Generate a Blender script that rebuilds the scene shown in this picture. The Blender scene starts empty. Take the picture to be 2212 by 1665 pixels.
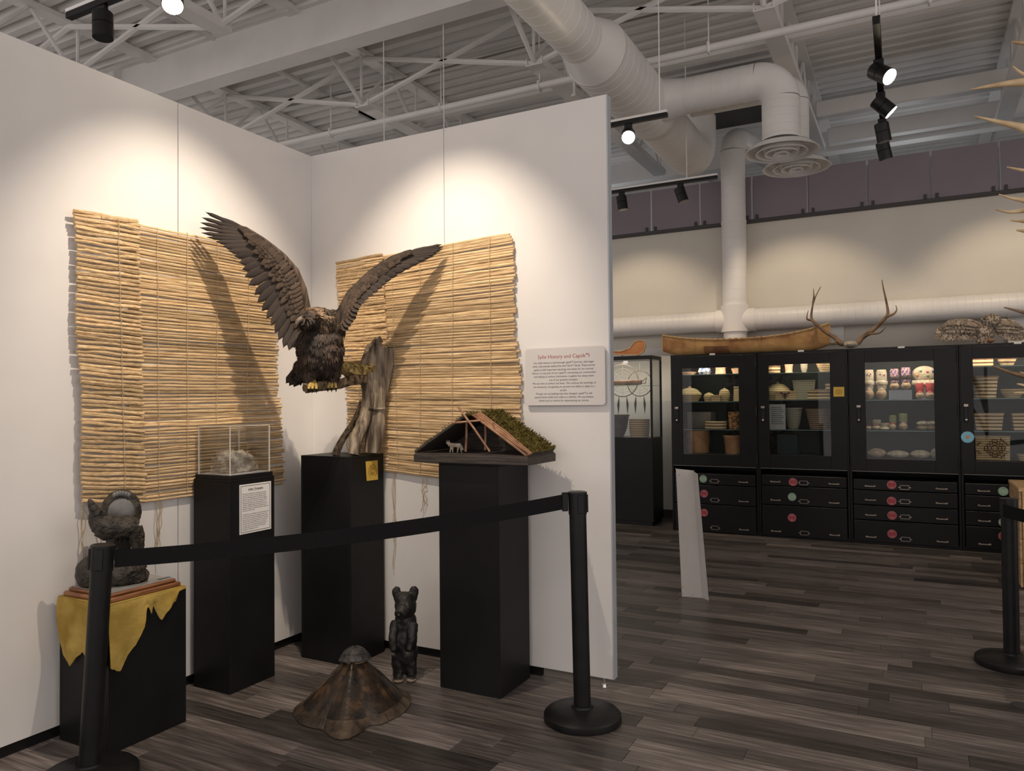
import bpy, bmesh, math, random
from mathutils import Vector, Matrix, Quaternion, noise
from math import pi, sin, cos, radians, sqrt, atan2
random.seed(7)
SC = bpy.context.scene
COL = SC.collection
V = Vector
# ------------------------------------------------------------------ camera
F_PX = 1637.394
YAW, PITCH, ROLL = 0.487079, 0.0210234, 0.00937451
CAM = V((3.43528, -3.72474, 1.49258))
FW = V((-sin(YAW)*cos(PITCH), cos(YAW)*cos(PITCH), sin(PITCH)))
_r = V((cos(YAW), sin(YAW), 0)); _u = _r.cross(FW)
RT = _r*cos(ROLL) - _u*sin(ROLL); UP = _r*sin(ROLL) + _u*cos(ROLL)
cd = bpy.data.cameras.new('camera'); cam = bpy.data.objects.new('camera', cd); COL.objects.link(cam)
cd.sensor_fit = 'HORIZONTAL'; cd.sensor_width = 36.0; cd.lens = 36.0*F_PX/2212; cd.clip_start = .05
m = Matrix.Identity(4)
for i in range(3): m[i][0] = RT[i]; m[i][1] = UP[i]; m[i][2] = -FW[i]; m[i][3] = CAM[i]
cam.matrix_world = m
SC.camera = cam
# ------------------------------------------------------------------ world, exposure, lamps
vs = SC.view_settings
vs.view_transform = 'Standard'; vs.look = 'None'; vs.gamma = 1.0; vs.use_curve_mapping = False
vs.exposure = 0.20
W = bpy.data.worlds.new('world'); SC.world = W; W.use_nodes = True
W.node_tree.nodes['Background'].inputs[0].default_value = (1.0, .915, .875, 1)
W.node_tree.nodes['Background'].inputs[1].default_value = 1.08

def kelvin_spot(name, loc, target, power, half, blend=.35, col=(1, .84, .66), size=.012):
    l = bpy.data.lights.new(name, 'SPOT'); l.energy = power; l.color = col
    l.spot_size = 2*radians(half); l.spot_blend = blend; l.shadow_soft_size = size
    o = bpy.data.objects.new(name, l); COL.objects.link(o)
    o.location = loc; o.rotation_euler = (V(target)-V(loc)).to_track_quat('-Z', 'Y').to_euler()
    return o
TRK_Y, TRK_Z = -1.17, 3.50
kelvin_spot('wall_and_fill_spot', (1.32, TRK_Y, TRK_Z), (0, -1.02, 1.70), 150, 34, .78)
kelvin_spot('wall_and_fill_spot', (1.2, TRK_Y, TRK_Z), (1.05, 0, 1.68), 140, 34, .78)
# bare lamps without tracks over the far cabinets, then fill over the hall
for x in (.3, 2.2, 4.3):
    kelvin_spot('wall_and_fill_spot', (x, 4.15, 4.0), (x+.12, 5.6, 1.9), 62, 38, .6, (1, .80, .56))
for x, y, e in ((5.6, -2.6, 60), (5.2, 1.2, 60), (2.4, -4.6, 60), (6.5, 3.2, 60)):  # added unseen fill spots, bouncing off the floor to brighten the ceiling
    kelvin_spot('wall_and_fill_spot', (x, y, 3.7), (x-.4, y+.3, 0), e, 60, .8, (1, .86, .70))

for x in (-1.0, 3.4, 6.5):   # unseen point lights added to lift the dark upper floor behind the guard
    pl_ = bpy.data.lights.new('upper_floor_fill', 'POINT'); pl_.energy = 9; pl_.color = (.92, .96, 1); pl_.shadow_soft_size = .15
    po_ = bpy.data.objects.new('upper_floor_fill', pl_); COL.objects.link(po_); po_.location = (x, 7.6, 4.05)
# ------------------------------------------------------------------ unprojecting picture points onto real planes
def ray(px, py): return FW*F_PX + RT*(px-1106) - UP*(py-832.5)
def at(px, py, x=None, y=None, z=None):
    d = ray(px, py)
    if x is not None: t = (x-CAM.x)/d.x
    elif y is not None: t = (y-CAM.y)/d.y
    else: t = (z-CAM.z)/d.z
    return CAM + d*t
def atp(px, py, p0, n, dn=0):
    d = ray(px, py); n = V(n); return CAM + d*(((V(p0)-CAM).dot(n)+dn)/d.dot(n))

# ------------------------------------------------------------------ mesh builder
class MB:
    def __init__(s): s.v = []; s.f = []
    def add(s, vs, fs):
        b = len(s.v); s.v += [V(p) for p in vs]; s.f += [tuple(i+b for i in f) for f in fs]; return s
    def box(s, lo, hi, bev=0.0, M=None):
        lo = V(lo); hi = V(hi)
        if bev <= 0:
            vs = [V((x, y, z)) for z in (lo.z, hi.z) for y in (lo.y, hi.y) for x in (lo.x, hi.x)]
            fs = [(0,2,3,1), (4,5,7,6), (0,1,5,4), (2,6,7,3), (0,4,6,2), (1,3,7,5)]
        else:
            b = min(bev, min(hi-lo)*.49); vs = []; fs = []; idx = {}
            for sx in (0,1):
                for sy in (0,1):
                    for sz in (0,1):
                        c = V((hi.x if sx else lo.x, hi.y if sy else lo.y, hi.z if sz else lo.z))
                        d = V((-b if sx else b, -b if sy else b, -b if sz else b))
                        for a in range(3):
                            p = c.copy()
                            for k in range(3):
                                if k != a: p[k] += d[k]
                            idx[(sx,sy,sz,a)] = len(vs); vs.append(p)
            for a in range(3):
                k, l = [(1,2),(2,0),(0,1)][a]
                for s_ in (0,1):
                    q = []
                    for (u, w) in ((0,0),(1,0),(1,1),(0,1)):
                        e = [0,0,0]; e[a] = s_; e[k] = u; e[l] = w; q.append(idx[(e[0],e[1],e[2],a)])
                    fs.append(tuple(q if s_ else q[::-1]))
            for a in range(3):
                k, l = [(1,2),(2,0),(0,1)][a]
                for u in (0,1):
                    for w in (0,1):
                        e0 = [0,0,0]; e0[k] = u; e0[l] = w; e1 = list(e0); e1[a] = 1
                        q = (idx[(*e0,k)], idx[(*e1,k)], idx[(*e1,l)], idx[(*e0,l)])
                        fs.append(q if u == w else q[::-1])
            for sx in (0,1):
                for sy in (0,1):
                    for sz in (0,1):
                        q = tuple(idx[(sx,sy,sz,a)] for a in range(3)); fs.append(q if (sx+sy+sz) % 2 else q[::-1])
        if M is not None: vs = [M @ p for p in vs]
        return s.add(vs, fs)
    def tube(s, pts, rad, n=8, cap=True, up=None, flat=1.0, rfun=None):
        pts = [V(p) for p in pts]; m_ = len(pts)
        if not hasattr(rad, '__len__'): rad = [rad]*m_
        vs = []; fs = []; prev = None
        for i, p in enumerate(pts):
            t = (pts[min(i+1, m_-1)]-pts[max(i-1, 0)])
            if t.length < 1e-9: t = V((0,0,1))
            t.normalize()
            if prev is None:
                a = V(up) if up is not None else (V((0,0,1)) if abs(t.z) < .9 else V((1,0,0)))
                a = (a - t*a.dot(t)).normalized()
            else:
                a = (prev - t*prev.dot(t)).normalized()
            prev = a; b = t.cross(a)
            for k in range(n):
                th = 2*pi*k/n; r = rad[i]*(rfun(i/(m_-1), th) if rfun else 1)
                vs.append(p + a*(r*cos(th)) + b*(r*flat*sin(th)))
        for i in range(m_-1):
            for k in range(n):
                k2 = (k+1) % n; fs.append((i*n+k, i*n+k2, (i+1)*n+k2, (i+1)*n+k))
        if cap:
            fs.append(tuple(range(n))[::-1]); fs.append(tuple((m_-1)*n+k for k in range(n)))
        return s.add(vs, fs)
    def cyl(s, p0, p1, r0, r1=None, n=16): return s.tube([p0, p1], [r0, r0 if r1 is None else r1], n)
    def lathe(s, prof, c=(0,0,0), n=24, M=None, sx=1, sy=1):
        vs = []; fs = []; c = V(c); k_ = len(prof)
        for (r, z) in prof:
            for k in range(n):
                th = 2*pi*k/n; vs.append(V((r*sx*cos(th), r*sy*sin(th), z)))
        for i in range(k_-1):
            for k in range(n):
                k2 = (k+1) % n; fs.append((i*n+k, i*n+k2, (i+1)*n+k2, (i+1)*n+k))
        fs.append(tuple(range(n))[::-1]); fs.append(tuple((k_-1)*n+k for k in range(n)))
        vs = [(M @ p if M is not None else p) + c for p in vs]
        return s.add(vs, fs)
    def grid(s, P, closed_u=False):
        """P[i][j] -> points"""
        h = len(P); w = len(P[0]); vs = [p for r in P for p in r]; fs = []
        for i in range(h-1):
            for j in range(w-1 + (1 if closed_u else 0)):
                j2 = (j+1) % w; fs.append((i*w+j, i*w+j2, (i+1)*w+j2, (i+1)*w+j))
        return s.add(vs, fs)
    def slab(s, poly, d):
        """extrude polygon (3-D points) by vector d"""
        n = len(poly); d = V(d); vs = [V(p) for p in poly] + [V(p)+d for p in poly]
        fs = [tuple(range(n))[::-1], tuple(range(n, 2*n))] + [(k, (k+1) % n, n+(k+1) % n, n+k) for k in range(n)]
        return s.add(vs, fs)
    def ell(s, c, r, n=12, m_=8, M=None):
        c = V(c); vs = []; fs = []
        if not hasattr(r, '__len__'): r = (r, r, r)
        vs.append(V((0,0,-r[2])))
        for i in range(1, m_):
            ph = -pi/2 + pi*i/m_
            for k in range(n):
                th = 2*pi*k/n; vs.append(V((r[0]*cos(ph)*cos(th), r[1]*cos(ph)*sin(th), r[2]*sin(ph))))
        vs.append(V((0,0,r[2]))); e = len(vs)-1
        for k in range(n): fs.append((0, 1+(k+1) % n, 1+k))
        for i in range(m_-2):
            for k in range(n):
                a = 1+i*n; k2 = (k+1) % n; fs.append((a+k, a+k2, a+n+k2, a+n+k))
        a = 1+(m_-2)*n
        for k in range(n): fs.append((a+k, a+(k+1) % n, e))
        vs = [(M @ p if M is not None else p) + c for p in vs]
        return s.add(vs, fs)
def wl(p):
    w = V((0,0,0))
    while p is not None: w += p.location; p = p.parent
    return w
def mesh_of(mb, name, mat, off=V((0,0,0)), smooth=False, fixn=True):
    me = bpy.data.meshes.new(name)
    me.from_pydata([tuple(p-off) for p in mb.v], [], mb.f)
    if fixn:
        bm = bmesh.new(); bm.from_mesh(me); bmesh.ops.recalc_face_normals(bm, faces=bm.faces); bm.to_mesh(me); bm.free()
    if mat: me.materials.append(mat)
    if smooth:
        me.polygons.foreach_set('use_smooth', [True]*len(me.polygons))
        if smooth != 'all':
            try: me.set_sharp_from_angle(angle=radians(38))
            except Exception: pass
    me.update(); return me
def tag(o, label=None, cat=None, group=None, kind=None):
    if label: o['label'] = label
    if cat: o['category'] = cat
    if group: o['group'] = group
    if kind: o['kind'] = kind
    return o
def thing(name, loc, label, cat, group=None):
    o = bpy.data.objects.new(name, None); COL.objects.link(o); o.location = V(loc); o.empty_display_size = .05
    return tag(o, label, cat, group)
def obj(name, mb, mat, parent=None, smooth=False, label=None, kind=None, fixn=True):
    o = bpy.data.objects.new(name, mesh_of(mb, name, mat, wl(parent), smooth, fixn)); COL.objects.link(o)
    if parent is not None: o.parent = parent
    return tag(o, label, None, None, kind)
def single(name, mb, mat, loc, label, cat, group=None, smooth=False, kind=None):
    loc = V(loc); o = bpy.data.objects.new(name, mesh_of(mb, name, mat, loc, smooth)); COL.objects.link(o); o.location = loc
    return tag(o, label, cat, group, kind)
def inst(name, me, parent, M, mat=None):
    """an object sharing mesh data, placed by a world matrix"""
    o = bpy.data.objects.new(name, me); COL.objects.link(o)
    if parent is not None: o.parent = parent; M = Matrix.Translation(-wl(parent)) @ M
    o.matrix_local = M; return o
def evald(ob, name, mat, smooth=True):
    dg = bpy.context.evaluated_depsgraph_get(); me = bpy.data.meshes.new_from_object(ob.evaluated_get(dg))
    me.name = name; me.materials.clear(); me.materials.append(mat)
    if smooth: me.polygons.foreach_set('use_smooth', [True]*len(me.polygons))
    d = ob.data; bpy.data.objects.remove(ob); return me
def blob(name, mb, voxel, mat, parent=None, smooth_it=4, disp=0.0, dscale=8, fn=None, label=None, loc=None):
    """several overlapping closed shapes fused into ONE continuous skin"""
    me = mesh_of(mb, name, None, wl(parent) if loc is None else V(loc)); o = bpy.data.objects.new(name, me); COL.objects.link(o)
    r = o.modifiers.new('r', 'REMESH'); r.mode = 'VOXEL'; r.voxel_size = voxel
    if smooth_it:
        s_ = o.modifiers.new('s', 'SMOOTH'); s_.factor = .5; s_.iterations = smooth_it
    me2 = evald(o, name, mat)
    if disp or fn:
        me2.update(); ns = [v.normal.copy() for v in me2.vertices]
        for v, n_ in zip(me2.vertices, ns):
            d = disp*noise.fractal(v.co*dscale, 1.0, 2.0, 3) if disp else 0
            if fn: d += fn(v.co, n_)
            v.co += n_*d
        me2.update()
    o = bpy.data.objects.new(name, me2); COL.objects.link(o)
    if parent is not None: o.parent = parent
    if loc is not None: o.location = V(loc)
    return tag(o, label)
def text_mesh(txt, size, name, mat, align='CENTER', spacing=1.0, shear=0, bold=0):
    cu = bpy.data.curves.new(name, 'FONT'); cu.body = txt; cu.size = size; cu.align_x = align; cu.space_line = spacing
    cu.offset = bold; cu.resolution_u = 2
    o = bpy.data.objects.new(name, cu); COL.objects.link(o)
    me = evald(o, name, mat, False); bpy.data.curves.remove(cu); return me

# ------------------------------------------------------------------ materials
def srgb(r, g, b):
    f = lambda c: (c/255/12.92 if c/255 <= .04045 else ((c/255+.055)/1.055)**2.4)
    return (f(r), f(g), f(b), 1)
MATS = {}
def mat(name, c1, c2=None, scale=6, rough=.6, metal=0, bump=0, bscale=None, stretch=(1,1,1), detail=4, rnd=0, spec=.5, c3=None, coat=0, pos=(.35,.65), island=False, coord='Object', bdist=.01):
    if name in MATS: return MATS[name]
    m = bpy.data.materials.new(name); m.use_nodes = True; nt = m.node_tree; N = nt.nodes; L = nt.links
    b = N['Principled BSDF']; b.inputs['Roughness'].default_value = rough; b.inputs['Metallic'].default_value = metal
    b.inputs['Specular IOR Level'].default_value = spec
    if coat: b.inputs['Coat Weight'].default_value = coat; b.inputs['Coat Roughness'].default_value = .15
    b.inputs['Base Color'].default_value = c1
    out = None
    if c2 is not None or bump:
        tc = N.new('ShaderNodeTexCoord'); mp = N.new('ShaderNodeMapping'); mp.inputs['Scale'].default_value = stretch
        L.new(tc.outputs[coord], mp.inputs[0])
        vec = mp.outputs[0]
        if rnd:
            oi = N.new('ShaderNodeObjectInfo'); ad = N.new('ShaderNodeVectorMath'); ad.operation = 'ADD'
            mu = N.new('ShaderNodeMath'); mu.operation = 'MULTIPLY'; mu.inputs[1].default_value = 37.0
            L.new(oi.outputs['Random'], mu.inputs[0]); L.new(vec, ad.inputs[0]); L.new(mu.outputs[0], ad.inputs[1]); vec = ad.outputs[0]
        nz = N.new('ShaderNodeTexNoise'); nz.inputs['Scale'].default_value = scale; nz.inputs['Detail'].default_value = detail
        L.new(vec, nz.inputs['Vector'])
        if c2 is not None:
            cr = N.new('ShaderNodeValToRGB'); e = cr.color_ramp.elements
            e[0].position = pos[0]; e[0].color = c1; e[1].position = pos[1]; e[1].color = c2
            if c3 is not None: x = e.new(sum(pos)/2); x.color = c3
            L.new(nz.outputs['Fac'], cr.inputs[0]); out = cr.outputs[0]
        if bump:
            nb = nz
            if bscale:
                nb = N.new('ShaderNodeTexNoise'); nb.inputs['Scale'].default_value = bscale; nb.inputs['Detail'].default_value = 4; L.new(vec, nb.inputs['Vector'])
            bp = N.new('ShaderNodeBump'); bp.inputs['Strength'].default_value = bump; bp.inputs['Distance'].default_value = bdist
            L.new(nb.outputs['Fac'], bp.inputs['Height']); L.new(bp.outputs[0], b.inputs['Normal'])
    if rnd:
        oi = N.new('ShaderNodeObjectInfo'); src = oi.outputs['Random']
        if island:
            ge = N.new('ShaderNodeNewGeometry'); a = N.new('ShaderNodeMath'); a.operation = 'ADD'; fr = N.new('ShaderNodeMath'); fr.operation = 'FRACT'
            L.new(src, a.inputs[0]); L.new(ge.outputs['Random Per Island'], a.inputs[1]); L.new(a.outputs[0], fr.inputs[0]); src = fr.outputs[0]
        mr = N.new('ShaderNodeMapRange'); mr.inputs['To Min'].default_value = 1-rnd; mr.inputs['To Max'].default_value = 1+rnd
        L.new(src, mr.inputs['Value'])
        mx = N.new('ShaderNodeVectorMath'); mx.operation = 'SCALE'
        if out is None: mx.inputs[0].default_value = c1[:3]
        else: L.new(out, mx.inputs[0])
        L.new(mr.outputs[0], mx.inputs['Scale']); out = mx.outputs[0]
    if out is not None: L.new(out, b.inputs['Base Color'])
    MATS[name] = m; return m
def emis(name, col, strength):
    if name in MATS: return MATS[name]
    m = bpy.data.materials.new(name); m.use_nodes = True; b = m.node_tree.nodes['Principled BSDF']
    b.inputs['Base Color'].default_value = (.8,.8,.8,1); b.inputs['Emission Color'].default_value = col; b.inputs['Emission Strength'].default_value = strength
    MATS[name] = m; return m
def clear(name, tint=(.95,.97,.97,1), gloss=.06, rough=.02):
    """thin clear sheet: mostly see-through with a weak mirror reflection"""
    if name in MATS: return MATS[name]
    m = bpy.data.materials.new(name); m.use_nodes = True; nt = m.node_tree; N = nt.nodes; L = nt.links
    N.remove(N['Principled BSDF']); t = N.new('ShaderNodeBsdfTransparent'); t.inputs[0].default_value = tint
    g = N.new('ShaderNodeBsdfGlossy'); g.inputs['Roughness'].default_value = rough
    fr = N.new('ShaderNodeFresnel'); fr.inputs[0].default_value = 1.45
    a = N.new('ShaderNodeMath'); a.operation = 'MULTIPLY_ADD'; a.inputs[1].default_value = .55; a.inputs[2].default_value = gloss
    mx = N.new('ShaderNodeMixShader'); L.new(fr.outputs[0], a.inputs[0]); L.new(a.outputs[0], mx.inputs[0])
    L.new(t.outputs[0], mx.inputs[1]); L.new(g.outputs[0], mx.inputs[2]); L.new(mx.outputs[0], N['Material Output'].inputs[0])
    MATS[name] = m; return m
WHITE = mat('white_panel_paint', (.72,.695,.675,1), (.75,.725,.705,1), 3, .55)
CEIL = mat('ceiling_white_paint', (.70,.68,.66,1), (.76,.74,.72,1), 2, .6)
STEELW = mat('white_painted_steel', (.76,.74,.72,1), (.81,.79,.77,1), 3, .5)
DUCTM = mat('white_painted_duct', (.76,.735,.71,1), (.81,.785,.76,1), 3, .42)
BACKW = mat('beige_wall_paint', (.64,.60,.53,1), (.67,.63,.56,1), 2, .65)
BLK = mat('black_satin_paint', (.006,.006,.0065,1), (.010,.010,.0105,1), 3, .45, spec=.22)
BLKM = mat('black_cabinet_paint', (.004,.004,.0045,1), (.007,.007,.0075,1), 3, .36, spec=.25)
BLKP = mat('black_plastic', (.006,.006,.0065,1), (.011,.011,.0115,1), 9, .42, spec=.3)
BELT = mat('black_webbing', (.006,.006,.0065,1), (.008,.008,.0085,1), 90, .75, spec=.15)
CHROME = mat('worn_chrome', (.62,.60,.57,1), (.75,.73,.7,1), 20, .28, 1)
EDGE = mat('aluminium_edge', (.40,.43,.47,1), (.46,.49,.53,1), 4, .45, .2)
# ================================================================== THE SETTING
# ---- floor: planks along X, rows 0.152 m wide; the nearest are single planks, the far ones one joined part
FLM = mat('grey_brown_plank', (.058,.049,.046,1), (.215,.185,.168,1), 7, .38, 0, .12, 55, (.55, 9, 1), 6, .68, .4, (.115,.098,.090,1), 0, (.30,.72), True)
sub = MB().box((-12, -7, -.03), (9, 6.0, -.004))
floor = obj('floor', sub, mat('subfloor_dark', (.03,.026,.024,1), None, 1, .8)); tag(floor, 'grey-brown wood plank floor', kind='structure')
def in_view(x, y):
    d = V((x, y, 0))-CAM; w = d.dot(FW)
    if w < .3: return None
    px = 1106+F_PX*d.dot(RT)/w; py = 832.5-F_PX*d.dot(UP)/w
    return (px, py) if -60 < px < 2270 and py < 1720 else None
rng = random.Random(3); planks = []
RW = .118
row = 0; y = -3.2
while y < 5.75:
    x = -1.0 + rng.uniform(-1.2, 0)
    while x < 6.0:
        ln = rng.choice((.26, .62, .9, 1.22, 1.22, 1.22)); x1 = x+ln
        hid = (y > .25 and x1 < -.1) or (x1 < -.05)
        if not hid and any(in_view(x+ln*k/4, y+RW*.5) for k in range(5)): planks.append((x, x1, y))
        x = x1
    y += RW; row += 1
planks.sort(key=lambda p: (V(((p[0]+p[1])/2, p[2], 0))-V((CAM.x, CAM.y, 0))).length)
pm = {}
def plank_mesh(ln):
    k = round(ln, 2)
    if k not in pm: pm[k] = mesh_of(MB().box((0, .0006, -.006), (k-.0012, RW-.0006, 0), .0012), 'plank', FLM)
    return pm[k]
for (x0, x1, y0) in planks[:300]: inst('plank', plank_mesh(x1-x0), floor, Matrix.Translation((x0, y0, 0)))
far = MB()
for (x0, x1, y0) in planks[300:]: far.box((x0, y0+.0006, -.006), (x1-.0012, y0+RW-.0006, 0))
obj('far_planks', far, FLM, floor, kind='stuff')
inst('floor_outlet', mesh_of(MB().lathe([(.045,0),(.045,.003),(.04,.004)], n=20), 'floor_outlet', mat('dark_metal', (.05,.05,.05,1), None, 1, .5)), floor, Matrix.Translation(at(2207, 1524, z=0)))
# ---- display partition: two walls of metre-wide panels, 50 mm thick, standing on feet
G, T = .05, 3.10
def partition(name, label, boxes, parent_loc=(0,0,0)):
    o = bpy.data.objects.new(name, None); COL.objects.link(o); tag(o, label, kind='structure')
    for lo, hi in boxes: obj('wall_panel', MB().box(lo, hi, .0015), WHITE, o)
    return o
wa = partition('wall_left', 'white display partition left of the corner', [((-.05, -1.0075-1.0105*k, G), (0, -1.0105*k-(.0015 if k else .0005), T)) for k in range(0, 4)])
wb = partition('wall_right', 'white display partition with the printed text board', [((-.05, .0, G), (1.0215, .05, T)), ((1.0245, 0, G), (2.037, .05, T))])
obj('end_edge', MB().box((2.037, -.001, G), (2.043, .051, T), .001), EDGE, wb, label='blue-grey metal edge of the panel')
for x in (.1, 1.98):
    f = MB().cyl((x, .02, .012), (x, .02, G), .006, n=8).cyl((x, .02, 0), (x, .02, .014), .016, .012, 10)
    obj('levelling_foot', f, CHROME, wb, True)
kb = obj('baseboard_left', MB().box((-.045, -4.0, 0), (-.012, 0, G-.002)), BLKP); tag(kb, kind='structure')
kb = obj('baseboard_right', MB().box((-.045, .014, 0), (1.62, .044, G-.002)), BLKP); tag(kb, kind='structure')
# ---- the hall: back wall, far wall, added side closers, ceiling deck, girders, joists
bw = obj('wall_back', MB().box((-3, 5.75, 0), (9.2, 5.95, 3.63)), BACKW); tag(bw, kind='structure')
obj('wall_panel', MB().box((-3, 5.744, 0), (.95, 5.752, 2.16)), mat('white_wall_lower', (.76,.74,.70,1), None, 1, .6), bw, label='white lower wall')
tag(obj('baseboard_back', MB().box((-3, 5.735, 0), (9, 5.75, .1)), mat('grey_vinyl_base', (.06,.055,.05,1), None, 1, .5)), kind='structure')
tag(obj('trim_1', MB().box((-3, 5.69, 3.625), (9.2, 5.96, 3.665), .004), mat('dark_rail', (.05,.045,.045,1), None, 1, .5)), kind='structure')
tag(obj('wall_far', MB().box((-12.2, 9.6, 0), (9.2, 9.8, 5.5)), CEIL), kind='structure')
tag(obj('wall_east_blocker', MB().box((9.0, 2.2, 0), (9.2, 9.8, 5.5)), CEIL), kind='structure')  # unseen side closer, added to keep light off the far ceiling
tag(obj('wall_west_blocker', MB().box((-12.2, 2.2, 0), (-12, 9.8, 5.5)), CEIL), kind='structure')  # matching closer on the west side, also added to block light
tag(obj('floor_upper', MB().box((-12, 5.96, 3.45), (9, 9.6, 3.62)), mat('grey_slab', (.32,.31,.30,1), None, 1, .8)), kind='structure')
# guard of purple boards on the wall's top
PUR = mat('purple_board', (.22,.185,.215,1), (.24,.20,.235,1), 2, .45)
guard = thing('balcony_guard', (.5, 5.72, 3.66), 'purple board guard along the top of the beige back wall', 'guard rail')
for k in range(-4, 13):
    x0 = .486+.632*k
    obj('guard_board', MB().box((x0+.012, 5.72, 3.667), (x0+.62, 5.735, 4.19), .002), PUR, guard)
    for s_ in (.055, .575): obj('board_clip', MB().box((x0+s_-.014, 5.70, 3.664), (x0+s_+.014, 5.722, 3.72), .003), mat('dark_rail', (.05,.045,.045,1), None, 1, .5), guard)
    obj('guard_post', MB().box((x0-.012, 5.80, 3.666), (x0+.012, 5.83, 4.16), .002), STEELW, guard)
# ceiling
ZD = 5.3
ceiling = obj('ceiling', MB().box((-12, -7, ZD+.08), (9, 9.6, ZD+.16)), CEIL); tag(ceiling, 'white corrugated steel roof deck', kind='structure')
def deck_sheet(L0, L1):
    mb = MB(); prof = []; pitch = .19
    for k in range(5):
        b = k*pitch; prof += [(b, 0), (b+.085, 0), (b+.115, .06), (b+.16, .06)]
    prof.append((5*pitch, 0))
    mb.grid([[V((L0, a, z)) for a, z in prof], [V((L1, a, z)) for a, z in prof]]); return mesh_of(mb, 'deck_sheet', CEIL, fixn=False)
dm = deck_sheet(-12, 9)
for k in range(-3, 18): inst('deck_sheet', dm, ceiling, Matrix.Translation((0, -4.2+.95*k+2.2, ZD)))
GY0, GY1 = 1.66, 1.875
def girder(y0, y1, z0, x0=-12, x1=9):
    mb = MB().box((x0, y0, z0), (x1, y1, z0+.035)).box((x0, (y0+y1)/2-.05, z0+.03), (x1, (y0+y1)/2+.03, ZD)).box((x0, y0, ZD-.03), (x1, y1, ZD))
    return obj('girder', mb, STEELW, ceiling)
girder(GY0, GY1, 4.84, -4.4, 9)
girder(7.7, 7.9, 4.95)
girder(-4.2, -4.0, 4.84)
mb = MB().box((-4.72, 1.62, 4.7), (-4.40, 1.92, 5.28), .01); obj('girder_bracket', mb, STEELW, ceiling)
def joist(x):
    j = obj('joist', MB().box((x-.075, -5, ZD-.055), (x+.075, 9.5, ZD-.005)), STEELW, ceiling)
    for a, b in ((-2.9, .88), (2.72, 6.8)):
        ch = MB().box((x-.085, a, 4.70), (x+.085, b, 4.712)).box((x-.085, a, 4.7122), (x-.073, b, 4.775)).box((x+.073, a, 4.7122), (x+.085, b, 4.775))
        obj('bottom_chord', ch, STEELW, j)
    def st(p0, p1, r=.022): obj('strut', MB().tube([p0, p1], r, 6), STEELW, j)
    for a, b in ((-2.9, .88), (2.72, 6.8)):
        n = 4; w = (b-a)/n
        for k in range(n+1):
            y = a+k*w
            st((x, y, 4.74), (x, y, ZD-.03), .016)
            if k < n: st((x, y, 4.74), (x, y+w*.5, ZD-.03)); st((x, y+w*.5, ZD-.03), (x, y+w, 4.74))
    st((x, .88, 4.74), (x, 1.62, ZD-.05), .024); st((x, 2.72, 4.74), (x, 1.95, ZD-.05), .024)
    return j
JX = (-8.0, -5.95, -3.87, -1.79, .29, 2.40, 4.42, 6.5)
for x in JX: joist(x)
for xa, xb in zip(JX[:-1], JX[1:]):
    for y in (.80, 2.76):
        j = obj('bridging', MB().tube([(xa, y, ZD-.06), (xb, y, 4.73)], .028, 6), STEELW, ceiling)
        obj('bridging', MB().tube([(xb, y, ZD-.06), (xa, y, 4.73)], .028, 6), STEELW, ceiling)
for y in (3.62, ):
    obj('tie_tube', MB().box((-8, y-.05, 4.80), (9, y+.05, 4.90), .006), STEELW, ceiling)
for y in (2.2, 4.4, 5.9): obj('roof_purlin', MB().tube([(-2.9, y-1.9, ZD-.02), (-2.9, y, ZD-.02)], .03, 6), STEELW, ceiling)
obj('cross_beam', MB().box((2.5, 6.9, 4.82), (9, 7.05, 5.02), .01), STEELW, ceiling)
obj('cross_beam', MB().box((2.46, 5.95, 4.86), (4.42, 6.1, 5.05), .01), STEELW, ceiling)
# ================================================================== REED MATS
REED = mat('dry_tule_reed', (.41,.265,.135,1), (.73,.55,.325,1), 9, .62, 0, .3, 60, (1.2, 30, 30), 5, .30, .3, (.60,.425,.235,1))
TWINE = mat('jute_twine', (.42,.31,.18,1), (.55,.42,.26,1), 60, .8)
def reed_mesh(seed, shred=0):
    r = random.Random(seed); n = 6; pts = []; rad = []
    ph = r.uniform(0, 6); S = 9
    for i in range(S):
        t = i/(S-1)
        pts.append(V((t, .0035*sin(3*t*pi+ph)*r.uniform(.4,1), .0028*sin(2.3*t*pi+ph*2)*r.uniform(.3,1)+r.uniform(-.0012,.0012)*shred)))
        rad.append(.0092*(1-.10*t)*r.uniform(.9, 1.06)*(1-shred*.25*r.random()))
    return mesh_of(MB().tube(pts, rad, n, True, (0,0,1), .75), 'reed', REED, smooth=True)
RA = [reed_mesh(10+k) for k in range(7)]; RB = [reed_mesh(30+k, 1) for k in range(7)]
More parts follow.
